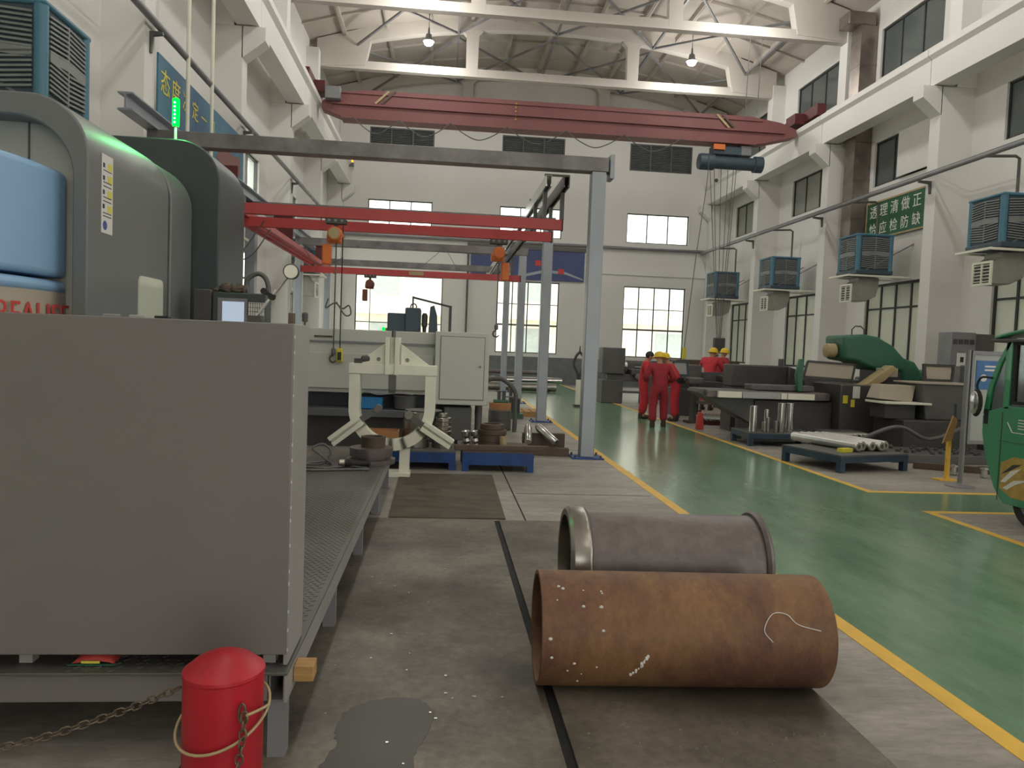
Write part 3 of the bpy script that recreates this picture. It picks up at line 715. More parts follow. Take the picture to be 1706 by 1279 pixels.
# double runway rail hung under the beams on the right, red pair on the left
t = thing('crane_track','pair of bright steel rails hung lengthways under the gantry beams','rail',(1.7,20,4.3))
for x in (1.56,1.84):
    mb = MB(); mb.prism([(x-.05,4.22),(x-.05,4.4),(x+.05,4.4),(x+.05,4.22),(x+.025,4.22),(x+.025,4.25),(x+.035,4.26),(x+.035,4.38),(x-.035,4.38),(x-.035,4.26),(x-.025,4.25),(x-.025,4.22)],'y',11.75,28.3); mb.build('rail','chrome' if x < 1.7 else 'beamst',t,smooth=0)
mb = MB()
for k in range(9): y = 11.85+k*2.05; MB().box(1.5,1.9,y-.02,y+.02,4.4,4.43).build('spacer','beamst',t)
t = thing('red_track','bundle of thin red rails running lengthways on the left of the gantry','rail',(-3.6,17,3.8))
for x in (-3.75,-3.6,-3.42): MB().box(x-.035,x+.035,12.2,24,3.75,3.86).build('rail','red',t)
for y in (12.6,17.1,22.6): MB().box(-3.8,-3.38,y-.03,y+.03,3.86,4.43).build('hanger','darkred',t)
def bridge(y,z,x0,x1,label):
    t = thing('bridge_beam',label,'crane beam',((x0+x1)/2,y,z),0,'red bridge beams')
    mb = MB(); h = .165
    mb.prism([(y-.055,z),(y-.055,z+h),(y+.055,z+h),(y+.055,z),(y+.03,z),(y+.03,z+.025),(y+.045,z+.03),(y+.045,z+h-.02),(y-.045,z+h-.02),(y-.045,z+.03),(y-.03,z+.025),(y-.03,z)],'x',x0,x1); mb.build('girder','red',t,smooth=0)
    for x in (1.56,1.84): MB().box(x-.03,x+.03,y-.05,y+.05,z+h,4.21).build('hanger','dark2',t)
    for x in (-3.6,): MB().box(x-.03,x+.03,y-.05,y+.05,z+h,3.74).build('hanger','dark2',t)
    for x in (x0,x1): MB().box(x-.02,x+.005,y-.06,y+.06,z-.01,z+h+.01).build('end_cap','darkred',t)
    return t
bridge(12.15,3.61,-4.0,1.86,'upper nearest red bridge beam of the light gantry crane')
bridge(13.45,3.6,-4.0,1.88,'red bridge beam just behind the nearest one with two orange hoists')
t = bridge(21.0,3.52,-3.9,2.1,'far red bridge beam of the second light crane by the end wall')
MB().box(-1.0,-.6,20.93,20.94,3.56,3.66).build('name_plate','tan',t)
def hoist(x,y,z,label,body,drum,drop,hook_z,side=1,pend=None):
    t = thing('chain_hoist',label,'hoist',(x,y,z))
    mb = MB().box(x-.16,x+.16,y-.07,y-.055,z-.08,z+.0); mb.box(x-.16,x+.16,y+.055,y+.07,z-.08,z); mb.build('trolley','dark',t,bevel=.005)
    for dx in (-.1,0,.1): MB().cyl((x+dx,y-.072,z-.03),(x+dx,y-.082,z-.03),.022,n=12).build('wheel','steel',t)
    MB().box(x-.03,x+.03,y-.02,y+.02,z-.16,z-.06).build('suspension','dark',t)
    MB().lathe([(.04,-.2),(.1,-.19),(.115,-.15),(.115,.12),(.1,.16),(.05,.18)],(x,y,z-.25),(0,1,0),24).build('motor',body,t)
    MB().box(x-.13,x+.1,y-.1,y+.12,z-.38,z-.24).build('gear_case',body,t,bevel=.03)
    MB().lathe([(.001,-.0),(.085,0),(.085,.01),(.001,.01)],(x+.0,y-.21,z-.25),(0,1,0),24).build('end_cover',drum,t)
    MB().box(x-.13*side-.07,x-.13*side+.07,y-.06,y+.06,z-.72,z-.4).build('chain_bag',body,t,bevel=.02)
    MB().cyl((x+.01,y,z-.38),(x+.01,y,hook_z+.12),.011,n=8).build('chain','dark2',t)
    h = MB().lathe([(.02,0),(.035,.01),(.035,.08),(.02,.1)],(x+.01,y,hook_z+.04),n=14).build('hook_block','dark2',t)
    MB().tube([(x+.01+.055*math.cos(a),y,hook_z-.03+.055*math.sin(a)) for a in [1.6+4.4*i/12 for i in range(13)]],[.015]*10+[.012,.01,.006],8).build('hook','brown',h)
    if pend:
        MB().cyl((pend[0],y,z-.1),(pend[0],y,pend[1]+.2),.008,n=8).build('pendant_cable','rubber',t)
        p = MB().box(pend[0]-.05,pend[0]+.05,y-.035,y+.035,pend[1],pend[1]+.22).build('pendant_control','lime',t,bevel=.02)
        MB().box(pend[0]-.03,pend[0]+.03,y-.04,y-.034,pend[1]+.03,pend[1]+.16).build('buttons','kink',p)
    return t
hoist(-1.74,12.15,3.6,'near orange chain hoist with hook and yellow pendant over the white lathe','orange','tan',0,1.43,1,(-1.63,1.35))
hoist(.93,13.45,3.59,'orange chain hoist to the right of the other, near the blue wall banner','orange','orange',0,1.95,-1)
hoist(-2.05,21.0,3.52,'small dark brown chain hoist on the far red bridge beam','brownred','brownred',0,1.2,1)
mb = MB().tube(bez([(-1.83,12.15,2.35),(-1.86,12.1,2.2),(-1.72,12.1,2.28),(-1.6,12.12,2.2),(-1.5,12.1,2.25),(-1.47,12.1,2.12),(-1.56,12.1,2.1),(-1.7,12.1,2.3)],8),.012,8)
tag(mb.build('cable_bundle','dark2'),'tangled dark cable tied to the pendant line of the near hoist','cable')
for i,(x0,x1,y,d) in enumerate(((-4.1,-2.9,12.4,1.0),(-4.0,-3.0,13.3,.9),(-3.2,-2.3,17.3,.45))):
    tag(MB().tube(bez([(x0,y,3.75),((x0*2+x1)/3,y,3.75-d*.75),((x0+2*x1)/3,y,3.75-d*.75),(x1,y,3.55)],10),.01,7).build('festoon_cable','dark2'),('nearest','second','farthest')[i]+' slack black cable looping under the left red rails','cable')
for i,(x0,x1) in enumerate(((-1.2,-.2),(.05,.6))):
    tag(MB().cyl((x0 if i else x1,22.4,4.4),((x0+x1)/2,22.4,3.95),.008,n=6).build('tie_wire','dark2'),('left','right')[i]+' thin slanting wire under the third gantry beam','wire')
# ------------------------------------------------------------------ white horizontal lathe in the middle
t = thing('cnc_lathe','long off white horizontal lathe with a control cabinet door at its right end','lathe',(-.8,12.8,0))
MB().box(-3.6,-.12,12.25,13.8,.86,1.88).build('housing','lathe',t,bevel=.015)
MB().box(-3.6,-.14,12.2,12.26,.93,1.5).build('front_cover','lathe',t,bevel=.01)
MB().box(-3.6,-.12,12.22,12.3,1.66,1.69).build('cover_step','steel',t)
MB().box(-2.05,-1.76,12.235,12.245,1.735,1.765).build('handle_slot','brown',t)
MB().box(-3.7,.3,12.7,13.7,0,.86).build('bed','lathedk',t,bevel=.01)
MB().box(-3.6,-.2,12.0,12.7,.5,.62).build('chip_tray','lathedk',t,bevel=.01)
MB().box(-3.4,-.3,12.2,12.7,0,.5).build('tray_stand','dark',t)
c = MB().box(-.12,.74,11.95,13.8,.74,1.9).build('control_cabinet','lathe',t,bevel=.012)
MB().box(-.03,.66,11.935,11.95,.83,1.82).build('door','lathe',c,bevel=.006)
mb = MB(); mb.ring([(-.04,.82),(.67,.82),(.67,1.83),(-.04,1.83)],[(-.03,.83),(.66,.83),(.66,1.82),(-.03,1.82)],'y',11.944,11.951); mb.build('door_gap','dark2',c,smooth=0)
MB().lathe([(.02,0),(.02,.02),(.001,.022)],(.6,11.935,1.36),(0,-1,0),14).build('lock','steel',c)
MB().cyl((.62,12.3,0),(.62,12.3,.74),.06,n=16).build('leg','dark2',t)
MB().box(.05,.5,12.1,12.6,.15,.7).build('coolant_tank','dark2',t,bevel=.02)
MB().box(-.96,-.62,13.0,13.6,1.88,2.2).build('motor_box','slate',t,bevel=.02); MB().box(-.66,-.4,12.95,13.5,1.88,2.3).build('pump_box','slate',t,bevel=.02)
MB().tube([(-.53+.05*math.cos(a),13.2,2.33+.05*math.sin(a)) for a in [i*PI/8 for i in range(16)]],.012,6,True).build('lifting_eye','dark2',t)
MB().lathe([(.03,0),(.035,.1),(.05,.12),(.05,.3),(.03,.34)],(-.33,13.1,1.88),n=14).build('valve','dark',t)
MB().prism([(-.26,1.88),(-.24,2.33),(-.17,2.36),(-.12,2.2),(-.1,1.88)],'y',13.0,13.25).build('fin_cover','slate',t,bevel=.01)
mb = MB().bar((-.55,13.4,2.3),(-.55,13.4,2.52),.03); mb.bar((-.55,13.4,2.5),(.12,13.4,2.36),.035); mb.bar((.11,13.4,2.38),(.11,13.4,1.9),.05); mb.build('hose_frame','dark',t)
MB().cyl((-1.03,13.1,1.88),(-1.03,13.1,1.95),.025,n=12).build('status_light','ledgreen',t); MB().box(-1.0,-.9,13.05,13.15,1.88,1.94).build('status_base','tan',t)
tag(MB().box(.02,.4,14.3,14.35,0,2.12).build('cabinet_side','steel',bevel=.01),'narrow grey panel standing behind the white lathe','panel') if 0 else None
# things on the chip tray
t = thing('blue_crate','bright blue ribbed plastic crate on the dark tray of the white lathe','crate',(-1.15,12.15,.62))
mb = MB(); mb.ring([(-1.36,12.02),(-.93,12.02),(-.93,12.3),(-1.36,12.3)],[(-1.33,12.05),(-.96,12.05),(-.96,12.27),(-1.33,12.27)],'z',.62,.8); mb.box(-1.36,-.93,12.02,12.3,.62,.64)
mb.build('crate_body','crate',t)
for k in range(9): MB().box(-1.34+k*.047,-1.325+k*.047,12.01,12.025,.63,.79).build('rib','crate',t)
tag(MB().lathe([(.15,0),(.18,.02),(.18,.2),(.19,.22),(.15,.22)],(-.58,12.22,.62),n=28).build('dark_pot','dark2'),'dark round pot on the lathe tray beside the blue crate','pot')
mb = MB().tube(bez([(-1.35,12.1,.765),(-1.2,12.1,.83),(-1.0,12.08,.8),(-.7,12.05,.83),(-.45,12.1,.81)],8),.012,6)
for v in mb.bm.verts: v.co.z += .06
tag(mb.build('bent_wire','steel'),'thin bent pale strip lying over the blue crate and dark pot','strip')
# ------------------------------------------------------------------ white steady rest
t = thing('steady_rest','off white U shaped steady rest frame standing on one foot before the lathe','steady rest',(-.5,9.6,0))
cx, cz, R1, R0, y0, y1 = -.61, .87, .54, .405, 9.5, 9.7
po = [(cx-R1,1.3)]+[(cx-R1,cz)]+arc(cx,cz,R1,180,360,28)[1:-1]+[(cx+R1,cz),(cx+R1,1.3)]
pi_ = [(cx-R0,1.3)]+[(cx-R0,cz)]+arc(cx,cz,R0,180,360,28)[1:-1]+[(cx+R0,cz),(cx+R0,1.3)]
mb = MB(); n = len(po)
for i in range(n-1): mb.prism([po[i],po[i+1],pi_[i+1],pi_[i]],'y',y0,y1)
bmesh.ops.remove_doubles(mb.bm,verts=mb.bm.verts[:],dist=1e-4)
mb.build('frame','white',t)
MB().box(cx-R1-.01,cx+R1+.01,y0-.01,y1+.01,1.29,1.42).build('top_bar','white',t,bevel=.008)
mb = MB()
for x in (-.69,-.57): mb.box(x-.025,x+.03,9.47,9.62,1.29,1.76)
mb.box(-.72,-.53,9.6,9.68,1.29,1.76); mb.build('slide_channel','white',t,bevel=.004)
for s in (-1,1):
    MB().prism([(-.62+s*.1,1.42),(-.62+s*.46,1.42),(-.62+s*.1,1.68)],'y',9.56,9.6).build('gusset','white',t,bevel=.004)
    MB().cyl((-.62+s*.18,9.56,1.48),(-.62+s*.18,9.55,1.48),.025,n=14).build('gusset_bolt','steel',t)
MB().cyl((-.62,9.55,1.76),(-.62,9.55,1.85),.025,n=12).build('screw_end','dark2',t)
r = MB().box(-.665,-.575,9.5,9.6,1.1,1.32).build('ram','dark2',t,bevel=.004)
MB().cyl((-.645,9.52,1.08),(-.595,9.52,1.08),.05,n=18).build('roller','dark',r) if 0 else MB().box(-.66,-.58,9.5,9.58,1.06,1.11).build('roller_fork','dark',r,bevel=.004)
for a0,a1,b0 in (((-.99,.715),(-1.35,.43),(-.78,.86)),((-.22,.665),(.15,.43),(-.4,.79))):
    mb = MB(); d = V((a1[0]-a0[0],0,a1[1]-a0[1])).normalized(); q = V((-d.z,0,d.x))
    for sgn in (-1,1): mb.bar(V((a0[0],9.5,a0[1]))+q*.04*sgn,V((a1[0],9.5,a1[1]))+q*.04*sgn,.055,.14,up=(0,1,0))
    mb.bar(V((a0[0],9.53,a0[1])),V((a1[0],9.53,a1[1])),.05,.08,up=(0,1,0))
    ar = mb.build('arm','white',t,bevel=.004)
    MB().bar((a0[0],9.52,a0[1]),(b0[0],9.52,b0[1]),.075,.07,up=(0,1,0)).build('arm_ram','dark2',ar)
    MB().cyl((b0[0],9.47,b0[1]),(b0[0],9.57,b0[1]),.05,n=18).build('roller','steelring',ar)
MB().box(-.505,-.375,9.53,9.67,.06,.36).build('foot_post','white',t,bevel=.006)
MB().box(-.66,-.36,9.46,9.74,0,.06).build('foot_plate','white',t,bevel=.006)
MB().lathe([(.02,0),(.045,.02),(.045,.1),(.02,.12)],(-1.02,9.58,1.47),(1,.1,.15),14).build('clamp','dark',t); MB().box(-1.1,-1.0,9.54,9.62,1.42,1.48).build('clamp_base','dark',t)
# ------------------------------------------------------------------ blue pallets and what stands on them
def stand(label,x0,x1,y0,y1,z,m,rz=0,h=.12,loc=None,top='dark2'):
    t = thing('steel_stand',label,'stand',((x0+x1)/2,(y0+y1)/2,0))
    MB().box(x0,x1,y0,y1,z-.02,z).build('top_plate',top,t)
    mb = MB(); mb.ring([(x0,y0),(x1,y0),(x1,y1),(x0,y1)],[(x0+.05,y0+.05),(x1-.05,y0+.05),(x1-.05,y1-.05),(x0+.05,y1-.05)],'z',z-h,z-.021); mb.build('rim','%s' % m,t,smooth=0)
    for x in (x0,x1-.09):
        for y in (y0,y1-.09): MB().box(x,x+.09,y,y+.09,0,z-h).build('leg',m,t)
    if rz: t.rotation_euler = (0,0,rz)
    return t
tag(MB().cyl((1.03,35.1,0),(1.03,35.1,6.45),.045,n=12).build('down_pipe','dark2'),'thin dark vertical pipe on the end wall left of the blue banner','pipe')
stand('bright blue steel stand with brown rings on it right of the steady rest',.31,1.28,10.05,11.0,.28,'pblue',h=.19,top='brown')
tag(MB().bar((.2,10.12,.315),(1.5,10.2,.315),.1,.07).build('plank','brown',bevel=.006),'brown plank lying along the front edge of the bright blue stand','plank')
stand('blue steel stand with shiny ring stacks behind the steady rest',-1.05,.22,10.1,11.0,.26,'pblue',h=.16)
def rings(x,y,z,spec,label,m,group=None):
    for i,(ro,ri,h) in enumerate(spec):
        t = MB().lathe([(ri,0),(ro-.006,0),(ro,.006),(ro,h-.006),(ro-.006,h-.001),(ri,h-.001)],(x+random.uniform(-.006,.006),y,z),n=36,closed=True).build('steel_ring',m)
        o = ('lowest','second lowest','third','fourth','fifth','sixth','seventh','eighth','ninth')[i] if i < len(spec)-1 else 'topmost'
        tag(t,o+' '+label,'ring',group); z += h
rings(.03,10.5,.26,[(.14,.1,.06)]*4+[(.13,.09,.06),(.12,.08,.06),(.12,.08,.06),(.07,.03,.06)],'shiny machined ring in the stack under the lathe control cabinet','steelring','shiny ring stack')
rings(-.34,10.5,.26,[(.19,.14,.12),(.18,.13,.13),(.18,.13,.12),(.17,.12,.12)],'dull turned ring in the stack inside the steady rest opening','steelring','dull ring stack')
tag(MB().lathe([(.001,0),(.26,0),(.262,.012),(.001,.014)],(-.24,10.62,.752),n=40).build('steel_disc','dark2'),'flat dark disc lying across the dull ring stack','disc')
rings(.74,10.6,.28,[(.2,.14,.07),(.19,.14,.1),(.2,.15,.07),(.17,.12,.08)],'brown iron ring in the stack on the bright blue stand','brown','brown ring stack')
t = thing('carton','open cardboard box on the blue stand seen through the steady rest','box',(-.76,10.4,.26))
mb = MB(); mb.ring([(-.97,10.2),(-.56,10.2),(-.56,10.5),(-.97,10.5)],[(-.96,10.21),(-.57,10.21),(-.57,10.49),(-.96,10.49)],'z',.26,.5); mb.box(-.97,-.56,10.2,10.5,.26,.27); mb.build('box_body','carton',t)
MB().box(-.76,-.7,10.195,10.2,.36,.4).build('box_label','paper',t)
for i,(a,b) in enumerate((((.385,10.33,.285),(.345,10.3,.52)),((.5,10.35,.285),(.47,10.32,.52)))):
    tag(MB().lathe([(.02,0),(.05,.005),(.055,.02),(.042,.06),(.055,.1),(.042,.14),(.055,.18),(.055,.24),(.02,.25)],a,V(b)-V(a),24).build('turned_sleeve','chrome'),('nearer','farther')[i]+' shiny grooved steel sleeve leaning left of the brown rings','sleeve')
tag(MB().lathe([(.03,0),(.048,0),(.048,.17),(.03,.17)],(.88,10.35,.28),n=24,closed=True).build('brass_bush','tan'),'small tan metal bush standing beside the brown rings','bush')
tag(MB().bar((.9,11.85,.06),(2.05,11.75,.06),.16,.12).build('timber','brown',bevel=.006),'brown timber lying on the floor behind the bright blue stand','timber')
tag(MB().cyl((.85,12.2,.07),(1.32,12.12,.07),.07).build('iron_tube','brown'),'short brown iron tube on the floor behind the timber','tube')
mb = MB().box(1.35,2.05,12.16,12.26,0,.3); mb.box(1.95,2.05,12.26,12.7,0,.1); tag(mb.build('corner_iron','brown',bevel=.005),'dull yellowish frame piece on the floor under the shiny shafts','frame')
for i,(a,b) in enumerate((((1.39,11.72,.2),(1.42,12.1,.42)),((1.84,11.7,.2),(1.58,12.1,.42)))):
    d = (V(b)-V(a))
    tag(MB().lathe([(.03,0),(.055,.004),(.066,.02),(.066,d.length-.05),(.05,d.length-.03),(.05,d.length)],a,d,24).build('steel_shaft','chrome'),('left','right')[i]+' short shiny steel shaft lying on the timber beside the near gantry post','shaft')
# drum and pallet further down
t = thing('work_drum','dark drum with an orange top beyond the white lathe','drum',(1.2,15.2,0))
MB().lathe([(.23,0),(.235,.01),(.235,.2),(.228,.205),(.235,.21),(.235,.4),(.22,.42)],(1.2,15.2,0),n=36).build('drum_body','dark2',t); MB().lathe([(.001,.42),(.22,.42),(.225,.55),(.001,.56)],(1.2,15.2,0),n=36).build('top_disc','carton',t)
t = thing('bench_vise','dark green vise on the orange topped drum','vise',(1.2,15.2,.56))
MB().box(1.06,1.36,15.1,15.3,.56,.62).build('vise_base','mgreen',t,bevel=.01); MB().box(1.14,1.2,15.1,15.3,.62,.8).build('fixed_jaw','dark',t); MB().box(1.24,1.3,15.1,15.3,.62,.8).build('moving_jaw','slate',t); MB().cyl((1.3,15.2,.68),(1.46,15.2,.68),.015,n=10).build('screw','steel',t)
t = thing('wood_pallet','low pale wooden pallet on the floor near the third gantry post','pallet',(1.9,19,0))
for k in range(5): MB().box(1.45+k*.2,1.62+k*.2,18.2,19.2,.1,.125).build('slat','wood',t)
for y in (18.2,18.65,19.1): MB().box(1.45,2.42,y,y+.1,0,.1).build('runner','wood',t)
t = thing('green_motor','small dark green motor unit beside the farther gantry post','motor',(1.75,17.9,0))
MB().box(1.55,1.95,17.6,18.0,0,.12).build('skid','mgreen',t); MB().lathe([(.05,-.05),(.13,0),(.13,.34),(.05,.4)],(1.75,17.8,.12),n=20).build('motor_body','slate',t); MB().box(1.6,1.68,17.65,17.75,.12,.7).build('upright','dark',t)
tag(MB().tube(bez([(.7,14.6,.35),(.75,14.6,.9),(1.1,14.55,1.08),(1.42,14.6,.85),(1.45,14.6,.5),(1.45,14.6,.03)],8),.045,12).build('suction_hose','dark2'),'thick dark hose arching down beside the white lathe','hose')
for i,(y,z,r,m) in enumerate(((29.2,.42,.12,'chrome'),(28.7,.18,.16,'steelring'),(29.8,.7,.08,'bare'))):
    tag(MB().cyl((.2,y,z),(4.7-.3*i,y,z),r,n=24).build('long_tube',m),('bright long steel tube on trestles near the end wall','thick pale long tube nearest the floor by the end wall','thin dull long tube highest by the end wall')[i],'tube')
for i,x in enumerate((.8,2.4,4.1)):
    mb = MB().box(x-.06,x+.06,28.5,30.0,0,.02); mb.box(x-.06,x+.06,29.1,29.3,.02,.3); mb.box(x-.06,x+.06,29.75,29.85,.02,.62)
    tag(mb.build('trestle','dark2'),('left','middle','right')[i]+' low dark trestle under the long tubes by the end wall','trestle')
t = thing('lifting_tongs','dark lifting tongs on a white post beside the lane near the end wall','tongs',(4.05,22,0))
MB().box(3.92,4.18,21.85,22.15,0,.06).build('base','dark',t); MB().box(3.98,4.12,21.95,22.05,.06,.8).build('post','white',t)
mb = MB()
for s in (-1,1): mb.tube(bez([(4.05+s*.03,22,.8),(4.05+s*.05,22,1.0),(4.05+s*.17,22,1.25),(4.05+s*.1,22,1.5),(4.05,22,1.62)],6),.04,8)
mb.cyl((4.05,22,1.6),(4.05,22,1.8),.03,.012,12); mb.build('jaws','dark',t)
# ------------------------------------------------------------------ overhead travelling crane
t = thing('overhead_crane','faded red overhead travelling crane spanning the hall below the roof','crane',(3.9,26,9.5))
pr = [(-4.3,9.75),(-3.9,10.0),(-3.0,10.22),(10.6,10.22),(11.6,10.0),(12.3,9.72),(12.3,9.35),(-4.3,9.35)]
MB().prism([(-4.25,9.55),(-3.7,9.85),(-2.8,10.0),(10.4,10.0),(11.5,9.85),(12.05,9.65),(12.05,9.4),(10.8,9.08),(-3.6,9.08),(-4.25,9.3)],'y',25.65,26.15).build('girder','crane',t,bevel=.01)
MB().box(-3.9,11.6,25.55,25.66,9.46,9.52).build('girder_rib','crane',t); MB().box(-3.6,10.6,25.58,26.22,9.03,9.1).build('lower_flange','crane',t)
MB().prism([(-3.6,9.84),(10.8,9.84),(10.8,9.9),(-3.6,9.9)],'y',25.6,25.65).build('upper_rib','crane',t)
for s,x in ((-1,-4.65),(1,12.45)):
    MB().box(x-.16,x+.16,24.7,27.3,9.9,10.3).build('end_carriage','darkred',t,bevel=.02)
    for y in (24.95,27.05): MB().cyl((x-.06,y,9.98),(x+.06,y,9.98),.15,n=24).build('wheel','dark',t)
    MB().box(min(x-s*.5,x),max(x-s*.5,x),25.6,26.3,9.85,10.2).build('end_bracket','darkred',t)
MB().box(-4.1,-3.6,25.3,25.6,9.55,9.95).build('motor_box','steel',t,bevel=.02)
for x,s in ((-2.5,1),(9.6,-1)):
    for k in (0,.2): MB().bar((x+k,25.6,9.55),(x+k+s*.45,25.6,9.98),.07,.03,up=(0,1,0)).build('hazard_bar','brown' if k else 'tan',t)
for k in range(5): MB().box(2.15,2.21,25.59,25.6,9.84-.13*k-.0,9.9-.13*k).build('painted_character','gold',t)
lx = [-3.2,-1.7,0,1.9,3.9,5.9,7.9]
for a,b in zip(lx,lx[1:]): MB().tube(bez([(a,25.5,9.05),((3*a+b)/4,25.5,8.72),((a+b)/2,25.5,8.55),((a+3*b)/4,25.5,8.72),(b,25.5,9.05)],6),.018,6).build('festoon_loop','dark2',t)
h = thing('wire_rope_hoist','dark grey wire rope hoist trolley hanging under the red overhead crane','hoist',(9.6,26,8.6))
MB().box(9.1,10.15,25.7,26.1,8.66,8.95).build('trolley','slate',h,bevel=.02); MB().box(9.1,9.5,25.6,25.7,8.8,8.98).build('warning_plate','orange',h)
MB().lathe([(.1,0),(.26,.03),(.28,.1),(.28,.55),(.22,.57),(.22,2.0),(.28,2.02),(.28,2.3),(.1,2.35)],(8.65,25.9,8.42),(1,0,0),28).build('drum','slate',h)
MB().box(10.1,10.5,25.7,26.1,8.66,9.0).build('gear_box','steel',h,bevel=.03)
for i,(x,z1) in enumerate(((9.1,2.4),(9.25,1.9),(9.5,1.9),(9.75,2.2),(9.95,2.2),(10.05,2.2))): MB().cyl((x,25.9,8.2),(9.65+.03*i,25.9,z1),.012,n=6).build('rope','dark2',h)
MB().box(9.55,9.95,25.8,26.0,1.75,2.3).build('hook_block','dark',h,bevel=.04)
MB().tube([(9.75+.13*math.cos(a),25.9,1.55+.13*math.sin(a)) for a in [1.6+4.5*i/14 for i in range(15)]],.03,8).build('hook','dark',h)
MB().ball((9.35,25.9,7.8),.07,n=10).build('limit_weight','dark',h)
MB().tube(bez([(8.95,25.6,8.6),(8.9,25.6,7.5),(8.65,25.6,5.0),(8.4,25.6,1.9)],8),.014,6).build('pendant_cable','dark2',h); MB().box(8.34,8.46,25.55,25.65,1.5,1.9).build('pendant_control','lime',h,bevel=.02)
for x in (9.55,9.95): tag(MB().cyl((x,24.1,9.6),(x+.05,24.1,12.1),.015,n=6).build('drop_cable','dark2'),('left' if x < 9.7 else 'right')+' long thin cable hanging from the roof before the red overhead crane','cable')
# ------------------------------------------------------------------ wall mounted coolers
def cooler(label,x,y,z,rz=0):
    """local: the wall lies towards +x, the louvred front faces -x"""
    t = thing('evaporative_cooler',label,'air cooler',(0,0,0),0,'wall coolers')
    h = .55
    MB().box(-h+.04,h-.04,-h+.04,h-.04,.02,1.1).build('casing','slate',t,bevel=.01)
    MB().box(-h,h,-h,h,1.08,1.15).build('lid','teal',t,bevel=.03); MB().box(-h,h,-h,h,0,.12).build('tray','slate',t,bevel=.02)
    for sx in (-1,1):
        for sy in (-1,1): MB().lathe([(.075,.1),(.075,1.09)],(sx*(h-.075),sy*(h-.075),0),n=16).build('corner_post','teal',t)
    for ax in ('x','y'):
        for s in ((-1,) if ax == 'x' else (-1,1)):
            mb = MB(); d0 = s*(h-.035); d1 = s*(h-.005); a = h-.14
            for k in range(17):
                zz = .17+.053*k
                if k == 8: zb = (zz-.05,zz+.05)
                else: zb = (zz,zz+.024)
                bend = .03 if k < 8 else -.03
                if ax == 'x':
                    for q in (-1,1): mb._add([(d0,0,zb[0]),(d0,q*a,zb[0]+bend),(d0,q*a,zb[1]+bend),(d0,0,zb[1]),(d1,0,zb[0]),(d1,q*a,zb[0]+bend),(d1,q*a,zb[1]+bend),(d1,0,zb[1])],[(0,1,2,3),(7,6,5,4),(0,4,5,1),(3,2,6,7),(1,5,6,2),(0,3,7,4)])
                else:
                    for q in (-1,1): mb._add([(0,d0,zb[0]),(q*a,d0,zb[0]+bend),(q*a,d0,zb[1]+bend),(0,d0,zb[1]),(0,d1,zb[0]),(q*a,d1,zb[0]+bend),(q*a,d1,zb[1]+bend),(0,d1,zb[1])],[(0,1,2,3),(7,6,5,4),(0,4,5,1),(3,2,6,7),(1,5,6,2),(0,3,7,4)])
            if ax == 'x': mb.box(min(d0,d1),max(d0,d1),-.012,.012,.15,1.05)
            else: mb.box(-.012,.012,min(d0,d1),max(d0,d1),.15,1.05)
            mb.build('louver_panel','louver',t,smooth=0)
    for s in (-1,1): MB().bar((-.75,s*.5,-.04),(1.2,s*.5,-.04),.05,.05).build('shelf_bar','white',t)
    MB().bar((-.75,-.55,-.04),(-.75,.55,-.04),.05,.05).build('shelf_bar','white',t)
    for s in (-1,1): MB().bar((-.5,s*.5,-.02),(1.2,s*.5,.95),.03,.03).build('tie_rod','steel',t)
    # elbow duct below, with its outlet grille facing the hall
    MB().prism([(-.3,-.06),(-.3,-.16),(-.5,-.3),(-.5,-.75),(-.05,-.75),(.25,-.6),(.32,-.3),(.32,-.06)],'y',-.26,.26).build('elbow_duct','duct',t,bevel=.02)
    g = MB(); g.ring([(-.3,-.78),(.3,-.78),(.3,-.26),(-.3,-.26)],[(-.25,-.73),(.25,-.73),(.25,-.31),(-.25,-.31)],'x',-.54,-.5); g.box(-.54,-.5,-.015,.015,-.75,-.28)
    g = g.build('outlet_grille','white',t,smooth=0)
    mb = MB()
    for k in range(6): mb.box(-.53,-.51,-.25,.25,-.70+.07*k,-.685+.07*k)
    mb.build('grille_bars','white',g,smooth=0); MB().box(-.505,-.5,-.25,.25,-.73,-.31).build('grille_back','dark',g,smooth=0)
    t.location = (x,y,z); t.rotation_euler = (0,0,rz)
    return t
c0 = cooler('nearest cooler on the right wall, at the right edge of the view',12.15,15.45,4.2)
for y,lb in ((21.0,'second nearest cooler on the right wall, below the green slogan board'),(26.6,'third cooler along the right wall, with plain dark side'),(32.2,'farthest cooler on the right wall near the end wall')): dup(c0,(12.15,y,4.15),0,lb)
for y,z,lb in ((9.28,4.12,'nearest cooler on the left wall above the grey machine'),(15.76,3.75,'second cooler on the left wall, behind the red rails'),(26.4,3.9,'farthest cooler on the left wall')): dup(c0,(-4.95 if y < 12 else -4.9,y,z),PI,lb)
# ------------------------------------------------------------------ signs, banners, pipes, ducts
t = thing('slogan_board','green slogan board with white characters on the right wall','sign',(13.28,21.3,6.05))
MB().box(13.22,13.292,19.75,22.9,5.45,6.62).build('board','sign',t); mb = MB(); mb.ring([(19.75,5.45),(22.9,5.45),(22.9,6.62),(19.75,6.62)],[(19.8,5.5),(22.85,5.5),(22.85,6.57),(19.8,6.57)],'x',13.205,13.225); mb.build('border','tan',t,smooth=0)
for row,z,s in (('透理清做正确',6.27,.42),('恰应检防缺陷',5.74,.4)):
    for i,ch in enumerate(row): text('character',ch,s,'ink',frame_mtx((13.215,22.5-.54*i,z),(0,-1,0),(0,0,1)),t)
tag(MB().box(13.2,13.23,19.85,21.4,7.15,8.48).build('window_sheet','paper'),'white sheet taped over the upper window above the slogan board','sheet')
t = thing('motto_banner','teal banner with yellow characters high on the left columns','banner',(-4.72,15.3,5.8))
